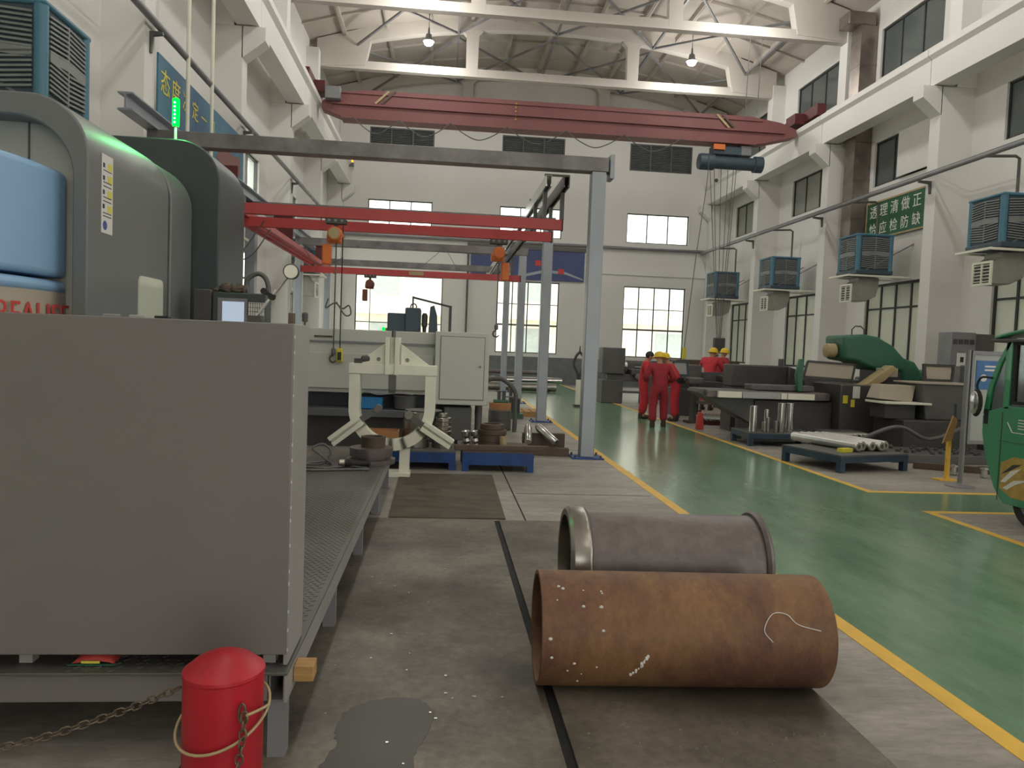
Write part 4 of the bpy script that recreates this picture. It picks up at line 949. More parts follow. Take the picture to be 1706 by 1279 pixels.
MB().box(-4.73,-4.7,12.78,17.95,5.2,6.2).build('banner_sheet','banner',t)
for i,ch in enumerate('态度决定一切'): text('character',ch,.44 if i < 2 else .36,'yink',frame_mtx((-4.695,13.08+.5*i,5.78),(0,1,0),(0,0,1)),t)
MB().prism([(15.9,5.3),(16.4,5.25),(17.7,5.3),(17.6,5.7),(17.0,5.6),(16.6,5.8),(16.1,5.5)],'x',-4.7,-4.696).build('printed_picture','brownred',t)
t = thing('wall_banner','dark blue banner with pale swoosh on the end wall','banner',(3.8,35.12,5.5))
MB().box(1.15,6.5,35.1,35.17,4.86,6.25).build('banner_sheet','signblue',t); MB().box(1.1,6.55,35.06,35.17,6.25,6.42).build('top_rail','wframe',t)
mb = MB()
mb.prism([(3.2,5.0),(4.6,5.35),(5.6,5.3),(6.45,5.0),(6.45,4.93),(5.6,5.18),(4.6,5.22),(3.3,4.9)],'y',35.09,35.1); mb.build('swoosh','post',t,smooth=0)
for x,z in ((4.3,5.65),(5.4,5.3)): MB().box(x-.14,x+.14,35.085,35.1,z-.12,z+.12).build('red_print','rink',t)
def pipe(label,pts,r,m='steel',name='pipe'): return tag(MB().tube(pts,r,10).build(name,m),label,'pipe')
t = thing('wall_pipe','long grey pipe running along the right wall on brackets','pipe',(12.1,18,6.45))
MB().tube([(12.1,3,6.45),(12.1,35,6.45)],.06,12).build('main_run','steel',t); MB().tube([(12.2,3,6.55),(12.2,35,6.55)],.025,8).build('conduit','dark2',t)
for y in YC[1:]: MB().prism([(12.05,6.38),(12.42,6.38),(12.42,6.05),(12.36,6.05),(12.34,6.3),(12.05,6.33)],'y',y-.03,y+.03).build('bracket','dark2',t)
for y in (16.3,21.9,27.5,33): MB().tube([(12.1,y,6.45),(12.9,y,6.5),(13.0,y,6.45),(13.0,y,5.2)],.035,8).build('branch','dark2',t)
t = thing('wall_pipe','long grey pipe running along the left columns on brackets','pipe',(-4.65,18,6.5))
MB().tube([(-4.6,3,6.5),(-4.6,34.8,6.5)],.06,12).build('main_run','steel',t); MB().tube([(-4.68,3,6.6),(-4.68,34.8,6.6)],.025,8).build('conduit','dark2',t)
for y in YC[1:]: MB().prism([(-4.55,6.43),(-4.76,6.43),(-4.76,6.1),(-4.72,6.1),(-4.7,6.36),(-4.55,6.38)],'y',y-.48,y-.42).build('bracket','dark2',t)
pipe('thin horizontal pipe across the end wall above the blue banner',[(-4.7,35.05,6.55),(12.35,35.05,6.55)],.07)
for y,lb in ((13.75,'left'),(15.1,'right')): pipe(lb+' thin white vertical pipe before the teal banner',[(-4.56,y,4.66),(-4.56,y,8.75)],.035,'white','drop_pipe')
t = thing('exhaust_duct','tall brown sheet metal duct rising beside the second right column','duct',(12.95,23.2,5.3))
MB().box(12.74,13.27,22.98,23.56,5.3,12.2).build('riser','bduct',t)
for z in (6.2,7.4,8.6,9.8,11.0): MB().box(12.73,13.28,22.97,23.57,z-.02,z+.02).build('seam','bduct',t)
MB().box(12.3,13.2,22.95,23.6,12.2,12.6).build('elbow','bduct',t,bevel=.03)
t = thing('warning_beacon','small amber beacon on the left crane rail by the end wall','beacon',(-4.4,34.2,9.6))
MB().box(-4.4,-4.2,34.1,34.3,9.4,9.55).build('bracket','dark2',t); MB().lathe([(.06,0),(.08,.02),(.08,.18),(.04,.24)],(-4.3,34.2,9.55),n=16).build('lens','amber',t)
t = thing('switch_cabinet','tall grey electrical cabinet with gauges by the right column','electrical cabinet',(11.72,16.2,0))
MB().box(11.42,12.02,16.0,16.45,0,2.42).build('cabinet_body','steel',t,bevel=.015); MB().box(12.04,12.55,16.1,16.45,0,2.4).build('side_cabinet','dark2',t,bevel=.01)
for k in range(4): MB().box(11.47+.135*k,11.57+.135*k,15.985,16.0,2.15,2.26).build('gauge','dark',t)
MB().cyl((11.92,15.98,2.0),(11.92,16,2.0),.03,n=14).build('lock','dark',t); MB().box(11.58,11.82,15.99,16.0,1.65,1.95).build('notice','paper',t); MB().box(11.66,11.74,15.985,15.99,1.74,1.86).build('notice_mark','kink',t)
# ------------------------------------------------------------------ the right hand stands and stock
stand('dark blue low stand carrying upright steel cylinders near the yellow line',5.8,7.25,13.6,14.5,.26,'pdark')
for x,y,r,h,lb in ((5.93,13.75,.075,.5,'tall bright cylinder at the left end of the dark blue stand'),(6.15,13.75,.045,.2,'shortest upright rod on the dark blue stand'),(6.24,13.8,.045,.28,'short rod right of the shortest one'),(6.3,14.0,.05,.42,'middle height rod on the dark blue stand'),(6.38,13.75,.04,.22,'thin short rod before the tall pair'),(6.52,13.85,.075,.56,'left of the tall pair of steel cylinders'),(6.72,13.9,.075,.56,'right of the tall pair of steel cylinders')):
    tag(MB().lathe([(r-.006,0),(r,.006),(r,h-.006),(r-.006,h),(r*.5,h),(r*.45,h-.03),(.001,h-.03)],(x,y,.26),n=24).build('steel_cylinder','chrome' if h > .3 else 'steelring'),lb,'cylinder','upright cylinders')
s = stand('dark teal low stand carrying long shiny round bars near the yellow line',-.69,.69,-.62,.62,.27,'pdark')
rz = math.radians(17); s.location = (6.45,11.42,0); s.rotation_euler = (0,0,rz)
def onB(u,v,z): return (6.45+u*math.cos(rz)-v*math.sin(rz),11.42+u*math.sin(rz)+v*math.cos(rz),z)
for i,lb in enumerate(('first','second','third','fourth','fifth')):
    a, b = V(onB(-.06+.162*i,-.36+.04*((i*2)%3),.351)), V(onB(-.06+.162*i,1.05,.351)); d = b-a
    tag(MB().lathe([(.02,.06),(.034,0),(.066,.0),(.078,.014),(.078,d.length-.01),(.03,d.length)],a,d,28).build('round_bar','bright'),lb+' shiny round bar from the left on the dark teal stand','bar','round bars on the teal stand')
tag(MB().bar(onB(-.4,-.3,.3),onB(-.18,-.3,.3),.1,.058).build('wood_wedge','lime'),'small yellowish wedge under the shiny round bars','wedge')
stand('low dark stand behind the round bars carrying a heap of thin bars',7.3,8.25,13.65,14.25,.26,'dark2')
random.seed(12)
for i in range(12):
    x = 7.35+.072*i; a, b = V((x,13.4+random.uniform(-.08,.08),.286)), V((x+.05,14.28,.286)); d = b-a
    tag(MB().lathe([(.02,0),(.025,.01),(.025,d.length-.01),(.02,d.length)],a,d,12).build('thin_bar','bright'),'thin shiny bar in the row on the low stand before the grinder','bar','thin bars in a row')
t = thing('bar_rack','red framed low rack of shiny bars on the floor beyond the dark blue stand','rack',(6.8,18,0))
MB().bar((6.3,17.6,.05),(7.3,17.4,.05),.1,.1).build('rack_beam','darkred',t); MB().bar((6.4,18.8,.05),(7.5,18.6,.05),.1,.1).build('rack_beam','darkred',t)
for i in range(9):
    x = 6.35+.1*i; a, b = V((x,17.4,.135)), V((x+.2,18.9,.135)); d = b-a
    tag(MB().lathe([(.025,0),(.03,.01),(.03,d.length)],a,d,12).build('rack_bar','bright'),'shiny bar lying in the red framed rack','bar','bars in the red rack')
t = thing('fire_extinguisher','dark red narrow extinguisher stand on the floor beside the right yellow line','extinguisher',(5.82,16.4,0))
MB().prism([(5.75,0),(5.9,0),(5.89,.28),(5.84,.4),(5.8,.4),(5.76,.28)],'y',16.34,16.48).build('case','rink',t,bevel=.01); MB().box(5.79,5.85,16.39,16.43,.4,.44).build('handle','dark',t)
# ------------------------------------------------------------------ surface grinder and its neighbours
t = thing('surface_grinder','big dark grinding machine with a long pale table and green wheel head','grinding machine',(7.5,15,0))
MB().box(6.35,8.0,14.7,15.7,0,.82).build('base','dark',t,bevel=.02)
MB().prism([(5.2,1.0),(5.15,.93),(6.35,.3),(6.4,.3),(6.4,1.0)],'y',14.75,15.4).build('table_bracket','dark2',t,bevel=.01)
MB().box(6.05,6.15,14.8,14.9,0,.42).build('strut','dark',t)
MB().prism([(5.3,14.6),(7.55,14.5),(7.9,14.62),(7.98,14.9),(7.9,15.3),(5.3,15.3)],'z',.84,.99).build('table','bare',t,bevel=.015)
for a,b,m in ((5.5,5.98,'white'),(6.0,6.78,'board'),(6.8,6.92,'white'),(6.94,7.5,'white')): MB().box(a,b,14.48,14.53+.03,.855,.975).build('table_plate',m,t)
MB().box(6.35,7.7,14.9,15.3,1.0,1.12).build('chuck','dark2',t,bevel=.02)
MB().box(6.45,7.75,16.2,16.8,1.0,1.5).build('rear_housing','dark',t,bevel=.03); MB().box(6.45,7.75,16.2,16.8,0,1.0).build('rear_base','dark',t)
MB().prism([(7.7,.95),(7.7,1.5),(7.95,1.42),(8.1,1.15),(8.1,.95)],'y',16.1,16.7).build('rear_motor','dark',t,bevel=.03); MB().cyl((7.6,16.3,1.5),(7.6,16.3,1.66),.06,n=14).build('rear_cap','dark2',t)
c = MB().box(8.0,8.95,14.4,15.6,0,1.2).build('electric_box','dark',t,bevel=.02)
for a,b,z0,z1,m in ((8.25,8.4,.93,1.17,'paper'),(8.05,8.15,.82,.98,'lime'),(8.22,8.3,.75,.9,'yink')): MB().box(a,b,14.39,14.4,z0,z1).build('notice',m,c)
pan = [(7.45,1.32),(8.5,1.28),(8.55,1.6),(7.52,1.64)]
MB().prism(pan,'y',14.9,14.92).build('splash_panel','beige',t); mb = MB()
for a,b in zip(pan,pan[1:]+pan[:1]): mb.bar((a[0],14.9,a[1]),(b[0],14.9,b[1]),.04,.04)
mb.build('splash_frame','dark',t)
MB().prism([(7.3,1.0),(7.25,1.35),(7.32,1.68),(7.4,1.68),(7.4,1.0)],'y',14.8,14.92).build('end_guard','mgreen',t,bevel=.02)
MB().prism([(8.24,2.2),(8.28,1.7),(8.6,1.66),(8.75,1.58),(9.0,1.5),(9.55,1.5),(9.62,1.1),(9.95,1.08),(10.0,1.5),(9.85,1.7),(9.6,1.78),(9.35,2.02),(9.0,2.2),(8.7,2.24)],'y',14.85,15.65).build('wheel_head','mgreen',t,bevel=.07,seg=3)
MB().lathe([(.1,0),(.15,.02),(.15,.2),(.1,.24)],(8.04,15.2,1.88),(1,0,0),18).build('spindle_cap','tan',t)
MB().tube([(8.55+.0,15.1,2.22),(8.55,15.1,2.34),(8.62,15.1,2.41),(8.74,15.1,2.41),(8.82,15.1,2.34),(8.82,15.1,2.2)],.014,8).build('lifting_loop','dark',t)
MB().prism([(8.35,1.18),(8.55,1.22),(9.1,1.62),(9.2,1.55),(8.95,1.3),(8.7,1.15)],'y',14.45,14.75).build('coolant_arm','tan',t,bevel=.01)
MB().box(8.95,9.25,14.5,14.8,1.38,1.56).build('coolant_box','beige',t,bevel=.01)
MB().box(9.0,9.6,14.9,15.5,1.1,1.52).build('head_slide','dark',t,bevel=.02); MB().box(8.95,10.1,14.7,15.7,0,1.1).build('column_base','dark2',t,bevel=.02)
MB().lathe([(.08,0),(.17,.02),(.17,.3),(.08,.34)],(9.95,15.2,1.38),(1,0,0),20).build('motor','mgreen',t)
MB().ball((9.28,14.83,1.55),.04,n=10).build('work_light','lamp',t) if 0 else None
t = thing('lathe_cabinet','grey brown machine cabinet with a pale tray right of the green wheel head','machine',(9.4,13.6,0))
MB().box(8.6,10.1,13.2,14.2,0,.62).build('base','dark',t,bevel=.02); MB().prism([(9.15,.62),(10.1,.62),(10.2,1.3),(9.05,1.3)],'y',13.4,14.2).build('body','dark2',t,bevel=.02); MB().box(9.0,10.25,13.35,14.25,1.3,1.33).build('top_ledge','beige',t)
MB().prism([(8.3,.98),(9.0,.93),(9.05,1.25),(8.4,1.25)],'y',13.6,14.0).build('tray_hood','beige',t,bevel=.01); MB().box(8.28,9.2,13.3,14.0,.9,.94).build('tray','white',t,bevel=.005)
MB().box(8.4,9.0,13.5,14.0,.62,.9).build('tray_support','dark',t)
mb = MB(); mb.ring([(9.35,1.34),(9.95,1.34),(9.97,1.68),(9.32,1.68)],[(9.4,1.39),(9.9,1.39),(9.92,1.63),(9.37,1.63)],'y',13.8,13.86); mb.build('guard_frame','dark',t); MB().box(9.39,9.91,13.82,13.84,1.38,1.64).build('guard_pane','beige',t)
t = thing('dark_cabinet','dark blue grey upright machine cabinet behind the notice board post','machine',(10.3,13.5,0))
MB().box(9.72 if 0 else 10.28,10.95,13.2,14.1,0,1.68).build('cabinet_body','lathedk',t,bevel=.02); MB().box(10.2,10.9,13.3,13.8,1.68,1.78).build('green_top','mgreen',t,bevel=.02)
t = thing('scrap_tray','low dark tray of turnings and small parts by the notice board','tray',(8.9,11.8,0))
MB().box(7.6,9.9,11.9,13.0,0,.14).build('tray_body','dark2',t,bevel=.01); mb = MB(); random.seed(6)
for k in range(60): mb.ball((random.uniform(7.9,9.7),random.uniform(12.0,12.9),.16),random.uniform(.02,.05),n=6)
o = mb.build('metal_swarf','dark',t); o['kind'] = 'stuff'
tag(MB().tube(bez([(7.2,12.6,.5 if 0 else .2),(8.0,12.5,.55),(8.6,12.5,.35),(9.2,12.6,.5),(9.8,12.9,.7)],8),.035,8).build('coolant_hose','dark2'),'thick dark hose sagging in front of the machine bases on the right','hose')
for k,(x,y,lb) in enumerate(((7.85,10.75,'left'),(8.2,10.55,'right'))): tag(MB().lathe([(.03,0),(.05,.01),(.05,.12),(.09,.13),(.09,.16),(.03,.17)],(x,y,0),n=18).build('flanged_bush','chrome'),lb+' small shiny flanged part on the floor before the notice board','bush')
for k in range(3): tag(MB().box(8.9,9.9,10.35+.11*k,10.43+.11*k,0,.06).build('pallet_board','wood'),('nearest','middle','farthest')[k]+' pale timber board on the floor under the notice board','board')
tag(MB().bar((7.6,11.35,.05),(8.9,10.75,.05),.12,.1).build('timber','brown'),'dark beam lying slantwise on the floor left of the notice board','timber')
def lathe_machine(label,x,y,L,rz=0,col='dark',hz=0.,gz=1.2):
    t = thing('engine_lathe',label,'lathe',(0,0,0),0)
    MB().box(0,.7,-.35,.35,0,.75).build('left_stand',col,t,bevel=.02); MB().box(L-.5,L,-.3,.3,0,.75).build('right_stand',col,t,bevel=.02)
    MB().box(.2,L,-.22,.22,.72,.95).build('bed',col,t,bevel=.01); MB().box(.6,L-.4,-.5,.3,.35,.42).build('chip_pan','dark2',t)
    MB().box(0,.75,-.32,.32,.95,1.4+hz).build('headstock','dark2',t,bevel=.03); MB().lathe([(.05,0),(.17,.01),(.17,.12),(.06,.14)],(.75,0,1.18),(1,0,0),24).build('chuck','steelring',t)
    MB().box(L*.5,L*.5+.45,-.4,.35,.95,1.12).build('carriage',col,t,bevel=.02); MB().lathe([(.03,0),(.09,.01),(.09,.03),(.03,.04)],(L*.5+.2,-.44,.9),(0,-1,0),18).build('hand_wheel','steel',t)
    MB().box(L-.5,L-.15,-.18,.18,.95,1.28).build('tailstock','dark2',t,bevel=.04); MB().cyl((L-.75,0,1.18),(L-.15,0,1.18),.035,n=12).build('quill','steel',t)
    MB().box(.3,L-.4,.33,.38,.8,gz).build('splash_guard','dark2',t)
    t.location = (x,y,0); t.rotation_euler = (0,0,rz); return t
lathe_machine('dark long lathe behind the red coverall workers',6.3,20.2,2.8)
lathe_machine('dark lathe near the end wall behind the lifting tongs',5.15,24.2,1.9,0,'dark2',.4,1.3)
lathe_machine('farther dark lathe behind the two distant workers',7.4,26.5,3.2)
lathe_machine('dark machine along the right columns behind the grinder',8.2,18.3,2.9)
tag(MB().box(9.6,12.3,30.2,31.2,0,1.45).build('brown_cabinet','brown',bevel=.02),'long brown cabinet before the right hand end window','cabinet')
t = thing('machine_guard','blue framed clear machine guard behind the right hand worker','guard',(6.2,19.4,0))
mb = MB(); mb.ring([(6.0,1.1),(6.5,1.1),(6.46,1.5),(6.04,1.5)],[(6.05,1.15),(6.45,1.15),(6.41,1.45),(6.09,1.45)],'y',19.3,19.36); mb.build('guard_frame','slate',t); MB().box(6.04,6.46,19.32,19.34,1.14,1.46).build('guard_pane','board',t); MB().box(6.2,6.3,19.3,19.4,0,1.1).build('guard_post','dark',t)
t = thing('grinding_pedestal','black pedestal machine standing between the right hand worker and the red rack','machine',(6.15,17.9,0))
MB().box(6.0,6.35,17.75,18.1,0,.06).build('base','dark',t); MB().lathe([(.1,0),(.08,.1),(.07,.7),(.12,.8),(.12,.9)],(6.17,17.92,.06),n=18).build('column','dark',t); MB().box(6.0,6.36,17.75,18.1,.96,1.12).build('head','dark2',t,bevel=.03)
# ------------------------------------------------------------------ notice board and yellow post
t = thing('notice_board','grey notice board on tall steel posts with a blue poster','notice board',(7.9,9.75,0))
for x in (7.23,8.7): MB().lathe([(.035,.02),(.035,1.9)],(x,9.75,0),n=18).build('post','steel',t)
for x in (7.23,8.7): MB().lathe([(.19,0),(.19,.012),(.05,.03),(.035,.05)],(x,9.75,0),n=28).build('foot','steel',t)
MB().box(7.27,8.67,9.73,9.77,.64,1.85).build('board','board',t); mb = MB(); mb.ring([(7.265,.6),(8.68,.6),(8.68,1.89),(7.265,1.89)],[(7.3,.65),(8.64,.65),(8.64,1.84),(7.3,1.84)],'y',9.71,9.79); mb.build('board_frame','steel',t,smooth=0)
p = MB().box(7.34,7.72,9.72,9.73,1.36,1.76).build('poster','poster',t); MB().lathe([(.001,0),(.05,0),(.05,.002)],(7.45,9.72,1.52),(0,-1,0),18).build('poster_disc','paper',p)
for z in (1.68,1.63): MB().box(7.46,7.64,9.717,9.72,z-.012,z+.012).build('poster_line','paper',p)
MB.__init__ = lambda s: (setattr(s,'bm',bmesh.new()), setattr(s,'T',M.Translation((.2,.3,0))))[0]
t = thing('yellow_post','yellow sign post with a brown panel beside the notice board','sign post',(7.39,10.25,0))
MB().box(7.165,7.215,9.93,9.98,.02,.62).build('post','yellow',t); MB().box(7.02,7.32,9.86,10.04,0,.02).build('base','yellow',t)
MB().prism([(7.06,.54),(7.2,.6),(7.27,.9),(7.2,.95)],'y',9.9,9.93).build('panel','wood',t,bevel=.005); MB().cyl((7.235,9.93,.85),(7.235,9.93,1.12),.022,n=10).build('handle','slate',t)
MB.__init__ = _MB0
# ------------------------------------------------------------------ green cargo tricycle
t = thing('cargo_tricycle','green cabin tricycle with a round mirror parked at the right edge','tricycle',(6.6,7.2,0))
_T0 = MB.__init__
TM = M(((0,1,0,-1.28),(-1.25,0,0,7.96+5.69*1.25),(0,0,1.04,0),(0,0,0,1)))
def _ti(s): s.bm = bmesh.new(); s.T = TM
MB.__init__ = _ti
n0, n1 = 7.4, 8.4
for y in (n0,n1-.04):
    MB().prism([(6.0,.2),(5.88,.34),(5.75,.65),(5.695,.9),(5.69,1.08),(5.72,1.13),(5.93,1.2),(5.98,1.22),(6.95,1.22),(6.95,.2)],'y',y,y+.04).build('side_panel','trike',t,bevel=.01)
    MB().prism([(5.69,1.1),(5.73,1.4),(5.83,1.68),(5.95,1.9),(6.0,1.9),(5.88,1.66),(5.79,1.4),(5.755,1.14)],'y',y,y+.04).build('windscreen_pillar','trike',t,bevel=.008)
    MB().box(5.92,6.0,y,y+.04,1.18,1.92).build('door_pillar','trike',t,bevel=.01); MB().box(6.85,6.95,y,y+.04,1.2,1.92).build('rear_pillar','trike',t,bevel=.01)
    MB().prism([(5.76,1.15),(5.92,1.21),(5.92,1.82),(5.84,1.66),(5.78,1.4)],'y',y+.015,y+.025).build('quarter_glass','poly',t); MB().box(6.0,6.85,y+.015,y+.025,1.22,1.9).build('door_glass','poly',t)
    mb = MB(); mb.ring([(6.02,1.24),(6.85,1.24),(6.85,1.88),(6.02,1.88)],[(6.05,1.27),(6.82,1.27),(6.82,1.85),(6.05,1.85)],'y',y-.004,y+.044); mb.build('window_seal','rubber',t,smooth=0)
MB().prism([(6.0,.2),(5.88,.34),(5.75,.65),(5.695,.9),(5.69,1.08),(5.74,1.08),(5.75,.9),(5.8,.66),(5.92,.38),(6.04,.24)],'y',n0+.04,n1-.04).build('front_panel','trike',t,bevel=.01)
MB().prism([(5.70,1.1),(5.74,1.4),(5.84,1.68),(5.94,1.88),(5.955,1.875),(5.855,1.67),(5.755,1.4),(5.715,1.1)],'y',n0+.04,n1-.04).build('windscreen','poly',t)
mb = MB(); co_ = []; F = []; nx, ny = 14, 10
for i in range(nx+1):
    for j in range(ny+1):
        a, b = i/nx, j/ny; x = 5.8+1.2*a; y = n0-.03+(n1-n0+.06)*b
        co_.append((x,y,1.9+.24*(math.sin(PI*min(.62,.05+a*.8)))**.6*(.55+.45*math.sin(PI*b))))
for i in range(nx):
    for j in range(ny): q = i*(ny+1)+j; F.append((q,q+1,q+ny+2,q+ny+1))
mb._add(co_,F); o = mb.build('roof','trike',t); sd = o.modifiers.new('thick','SOLIDIFY'); sd.thickness = .04
MB().box(5.77,7.0,n0-.04,n1+.04,1.88,1.915).build('roof_rim','dark',t,bevel=.01)
MB().box(6.95,8.9,n0-.05,n1+.05,.45,.5).build('cargo_floor','trike',t); mb = MB(); mb.ring([(6.98,n0-.05),(8.9,n0-.05),(8.9,n1+.05),(6.98,n1+.05)],[(7.02,n0-.01),(8.86,n0-.01),(8.86,n1+.01),(7.02,n1+.01)],'z',.5,.9); mb.build('cargo_sides','trike',t,smooth=0)
MB().box(6.0,6.95,n0+.04,n1-.04,.2,.3).build('cab_floor','dark',t); MB().box(6.4,6.9,n0+.2,n1-.2,.3,.75).build('seat','rubber',t,bevel=.04)
MB().tube([(6.2,7.9,.9),(6.1,7.9,1.15),(6.12,7.6,1.28)],.015,8).build('handlebar','rubber',t); MB().tube([(6.1,7.9,1.15),(6.12,8.2,1.28)],.015,8).build('handlebar','rubber',t)
mb = MB().tube(bez([(5.79,n0-.01,1.5),(5.68,n0-.03,1.5),(5.64,n0-.04,1.42),(5.65,n0-.04,1.36)],6),.012,8); mb.build('mirror_arm','rubber',t)
m_ = MB().ball((5.645,n0-.04,1.22),.1,(.72,.35,1.55),18).build('mirror_shell','rubber',t); MB().ball((5.635,n0-.06,1.22),.085,(.72,.25,1.5),18).build('mirror_face','chrome',m_)
MB().box(5.715,5.76,n0-.006,n0+.002,1.0,1.16).build('corner_seal','rubber',t)
MB().box(5.93,5.938,n0-.004,n0+.001,.22,1.15).build('door_gap','dark',t); MB().box(5.9,6.9,n0-.004,n0+.001,.84,.852).build('crease','mgreen',t)
MB().prism([(5.96,.35),(6.1,.28),(6.8,.28),(6.8,.7),(6.1,.7),(5.96,.62)],'y',n0-.006,n0).build('decal','gold',t)
mb = MB(); mb.prism([(5.97,.42),(6.08,.55),(6.2,.6),(6.1,.5),(6.02,.42)],'y',n0-.009,n0-.006); mb.prism([(6.0,.36),(6.12,.46),(6.3,.5),(6.14,.42),(6.05,.35)],'y',n0-.009,n0-.006); mb.build('decal_wing','paper',t,smooth=0)
MB().prism([(5.97,.5),(6.1,.62),(6.4,.68),(6.6,.69),(6.2,.64),(6.05,.54)],'y',n0-.009,n0-.006).build('decal_stroke','kink',t)
mb = MB(); mb.bar((6.0,n0-.004,1.05),(6.06,n0-.004,.95),.008,.006,up=(0,1,0)); mb.bar((6.06,n0-.004,.95),(6.2,n0-.004,.95),.008,.006,up=(0,1,0)); mb.build('panel_line','paper',t)
for k in range(4): MB().box(6.12,6.3,n0-.005,n0+.001,.99+.03*k,1.0+.03*k).build('vent_slot','paper',t)
MB.__init__ = _T0
for x,y,r in ((6.2,7.2,.27),(7.04,7.2,.27),(6.12,4.9,.3),(7.12,4.9,.3)):
    w_ = MB().lathe([(r*.6,-.05),(r*.93,-.06),(r,-.035),(r,.035),(r*.93,.06),(r*.6,.05)],(x,y,r),(1,0,0),32,True).build('wheel','rubber',t); MB().lathe([(.001,-.03),(r*.6,-.05),(r*.6,.05),(.001,.03)],(x,y,r),(1,0,0),24).build('wheel_disc','steel',w_)
# ------------------------------------------------------------------ people
def skinned(name,nodes,edges,m,parent,sub=1,root=0):
    me = bpy.data.meshes.new(name); me.from_pydata([n[0] for n in nodes],edges,[])
    o = bpy.data.objects.new(name,me); COL.objects.link(o)
    k = o.modifiers.new('skin','SKIN'); k.use_smooth_shade = True
    for i,n in enumerate(nodes):
        r = n[1] if isinstance(n[1],tuple) else (n[1],n[1]); me.skin_vertices[0].data[i].radius = r
    me.skin_vertices[0].data[root].use_root = True
    s = o.modifiers.new('sub','SUBSURF'); s.levels = sub; s.render_levels = sub
    bpy.context.view_layer.update()
    nm = bpy.data.meshes.new_from_object(o.evaluated_get(bpy.context.evaluated_depsgraph_get())); nm.name = name
    bpy.data.objects.remove(o); n = bpy.data.objects.new(name,nm); COL.objects.link(n); n.parent = parent
    nm.materials.clear(); nm.materials.append(MT[m]); nm.shade_smooth()
    return n
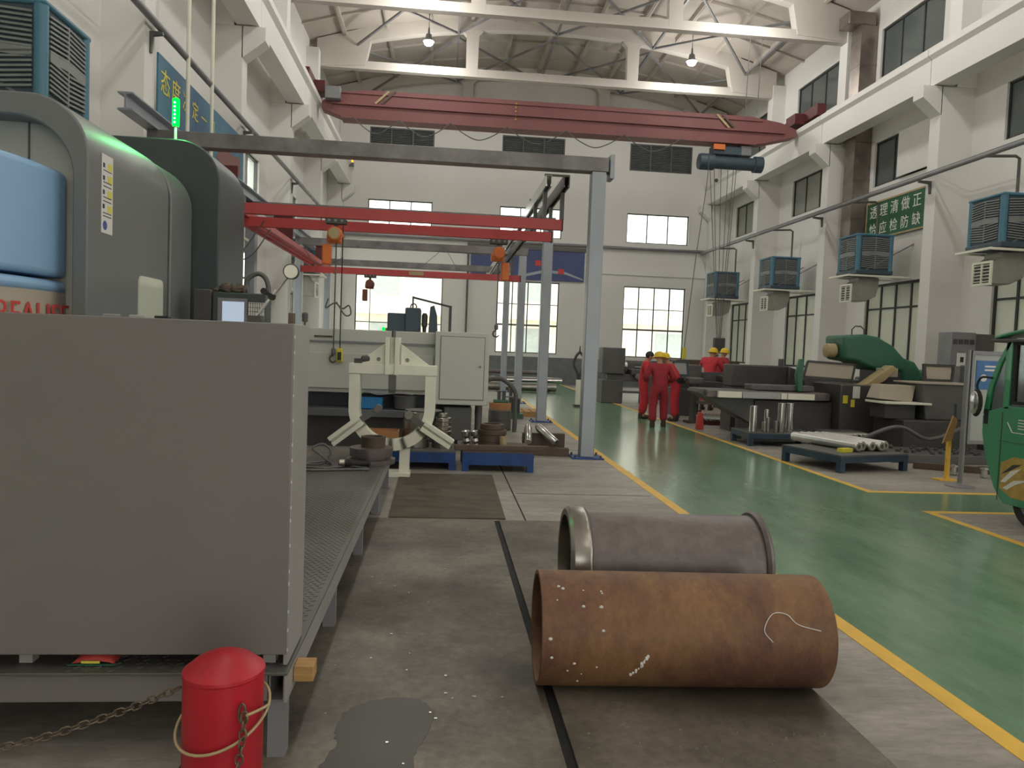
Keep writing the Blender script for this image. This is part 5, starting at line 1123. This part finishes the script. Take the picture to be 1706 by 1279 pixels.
def person(label,loc,rz,lean=0.,feet=((-.12,.05),(.12,-.05)),hands=((-.36,-.1,.85),(.36,-.1,.85)),elbows=((-.33,.08,1.12),(.33,.08,1.12)),hat=True,cloth='cover',nod=.2,sc=1.,bare=False):
    """faces local -y"""
    t = thing('person',label,'person',(0,0,0))
    hip = V((0,0,.95))
    def up(x,y,z): # point of the upper body, leaned forward about the hip
        y_ = y; z_ = z-.95; return V((x,y_*math.cos(lean)-z_*math.sin(lean),.95+y_*math.sin(lean)+z_*math.cos(lean)))
    chest, neck, nb = up(0,0,1.3), up(0,.01,1.46), up(0,0,1.12)
    hc = neck+V((0,-.05-.08*nod,.13-.02*nod))
    N = []; E = []
    def add(p,r,par=None):
        N.append((V(p),r)); i = len(N)-1
        if par is not None: E.append((par,i))
        return i
    def limbs(extra,skin):
        b = add(hip,(.15+extra,.11+extra)); c = add(nb,(.14+extra,.1+extra),b); d = add(chest,(.17+extra,.11+extra),c); nk = add(neck,(.065,.065) if skin else (.085,.08),d)
        if skin:
            h0 = add(neck+(hc-neck)*.55,(.055,.06),nk); h1 = add(hc,(.078,.098),h0); add(hc+V((0,-.01,.075)),(.07,.09),h1)
        for s in (0,1):
            sg = -1 if s == 0 else 1
            sh = add(up(sg*.2,0,1.4),.062+extra,d); el = add(elbows[s],.047+extra,sh); wr = add(hands[s],.032+extra*.8,el)
            if skin:
                dv = (V(hands[s])-V(elbows[s])).normalized(); pm = add(V(hands[s])+dv*.07,(.036,.022),wr)
                side = dv.cross(V((0,1,0))); side = V((1,0,0)) if side.length < .1 else side.normalized()
                for q in range(4):
                    f0 = add(V(hands[s])+dv*(.12)+side*(-.03+.02*q),.0095,pm); f1 = add(V(hands[s])+dv*(.15+.006*(q in (1,2)))+side*(-.03+.02*q)+V((0,-.012,-.01)),.0085,f0); add(V(hands[s])+dv*(.165)+side*(-.03+.02*q)+V((0,-.03,-.02)),.0075,f1)
                th = add(V(hands[s])+dv*.06+side*.045,.011,pm); add(V(hands[s])+dv*.1+side*.06,.009,th)
            hp = add(V((sg*.095,.0,.9)),.095+extra,b); fx, fy = feet[s]
            kn = add(V((fx*.95,fy*.5-.05,.5)),.062+extra*1.3,hp); an = add(V((fx,fy,.1)),.045+extra*1.6,kn)
            if skin: add(V((fx,fy-.1,.05)),.04,an)
    limbs(0,True); body = skinned('body',N,E,'skin',t)
    N, E = [], []
    limbs(.034,False); skinned('coverall',N,E,cloth,t)
    for s in (0,1):
        fx, fy = feet[s]
        MB().lathe([(.055,0),(.062,.03),(.058,.1),(.05,.16)],(fx,fy+.01,.0),n=16).build('boot','boot',t,w=False)
        b = MB(); b.ball((fx,fy-.09,.045),.06,(.85,1.7,.75),14); b.build('boot_toe','boot',t,w=False)
    if hat:
        MB().lathe([(.16,-.01),(.155,.0),(.125,.012),(.122,.05),(.1,.1),(.055,.13),(.001,.138)],hc+V((0,.0,.035)),(0,-.2*nod,1),24).build('hard_hat','hat',t,w=False)
    else:
        mb = MB(); mb.ball(hc+V((0,.015,.045)),.105,(.92,1.05,1.0),16); 
        for v in list(mb.bm.verts):
            if v.co.z < hc.z+.02 and v.co.y < hc.y+.03: v.co = v.co.lerp(V(hc),.35)
        mb.build('hair','hair',t,w=False)
    mb = MB(); mb.ball(hc+V((0,-.1,-.0)),.018,(.8,1,1.4),8); mb.build('nose','skin',t,w=False)
    for s in (-1,1): MB().ball(hc+V((s*.032,-.09,.03)),.01,n=8).build('eye','kink',t,w=False); MB().ball(hc+V((s*.082,.005,.005)),.026,(.4,.8,1.2),8).build('ear','skin',t,w=False)
    MB().ball(hc+V((0,-.088,-.045)),.022,(1.2,.4,.35),8).build('mouth','rink',t,w=False)
    if bare:
        for s in (0,1): MB().tube([V(elbows[s]),V(elbows[s]).lerp(V(hands[s]),.9)],[.07,.055],12).build('grey_sleeve','glove',t,w=False)
    t.location = loc; t.rotation_euler = (0,0,rz); t.scale = (sc,)*3
    return t
person('person in red coverall and yellow hard hat standing nearest with back turned',(4.96,16.75,0),PI*.97,.16,((-.14,-.06),(.15,.12)),((-.22,-.32,1.05),(.22,-.32,1.05)),((-.34,-.02,1.12),(.34,-.02,1.12)),True,'cover2',.9,.99)
person('bare headed person in red coverall with grey sleeves at the left of the group',(5.12,18.75,0),PI*.42,.12,((-.1,.02),(.12,-.02)),((-.12,-.4,1.12),(.2,-.42,1.1)),((-.33,-.1,1.12),(.33,-.1,1.12)),False,'cover',.6,1.0,True)
p = person('stooping person in bright red coverall with dark waist pouch, right of the group',(5.85,18.3,0),-PI*.62,.42,((-.13,.02),(.14,.0)),((-.3,-.22,.95),(.3,-.22,.95)),((-.42,.02,1.1),(.42,.02,1.1)),True,'cover',.8,1.0)
MB().lathe([(.17,-.07),(.185,0),(.17,.07)],(0,.0,1.02),(0,0,1),20).build('waist_pouch','rubber',p,w=False)
person('distant person in red coverall and yellow hard hat bending over the dark lathe',(8.05,22.2,0),PI*.75,.4,((-.12,0),(.12,0)),((-.2,-.5,1.1),(.2,-.5,1.1)),((-.33,-.25,1.15),(.33,-.25,1.15)),True,'cover',.7,1.12)
person('distant person with yellow hard hat standing to the right of the bending one',(8.85,23.3,0),PI*.6,.12,((-.12,0),(.12,0)),((-.2,-.35,1.05),(.2,-.35,1.05)),((-.34,0,1.12),(.34,0,1.12)),True,'cover2',.5,1.1)
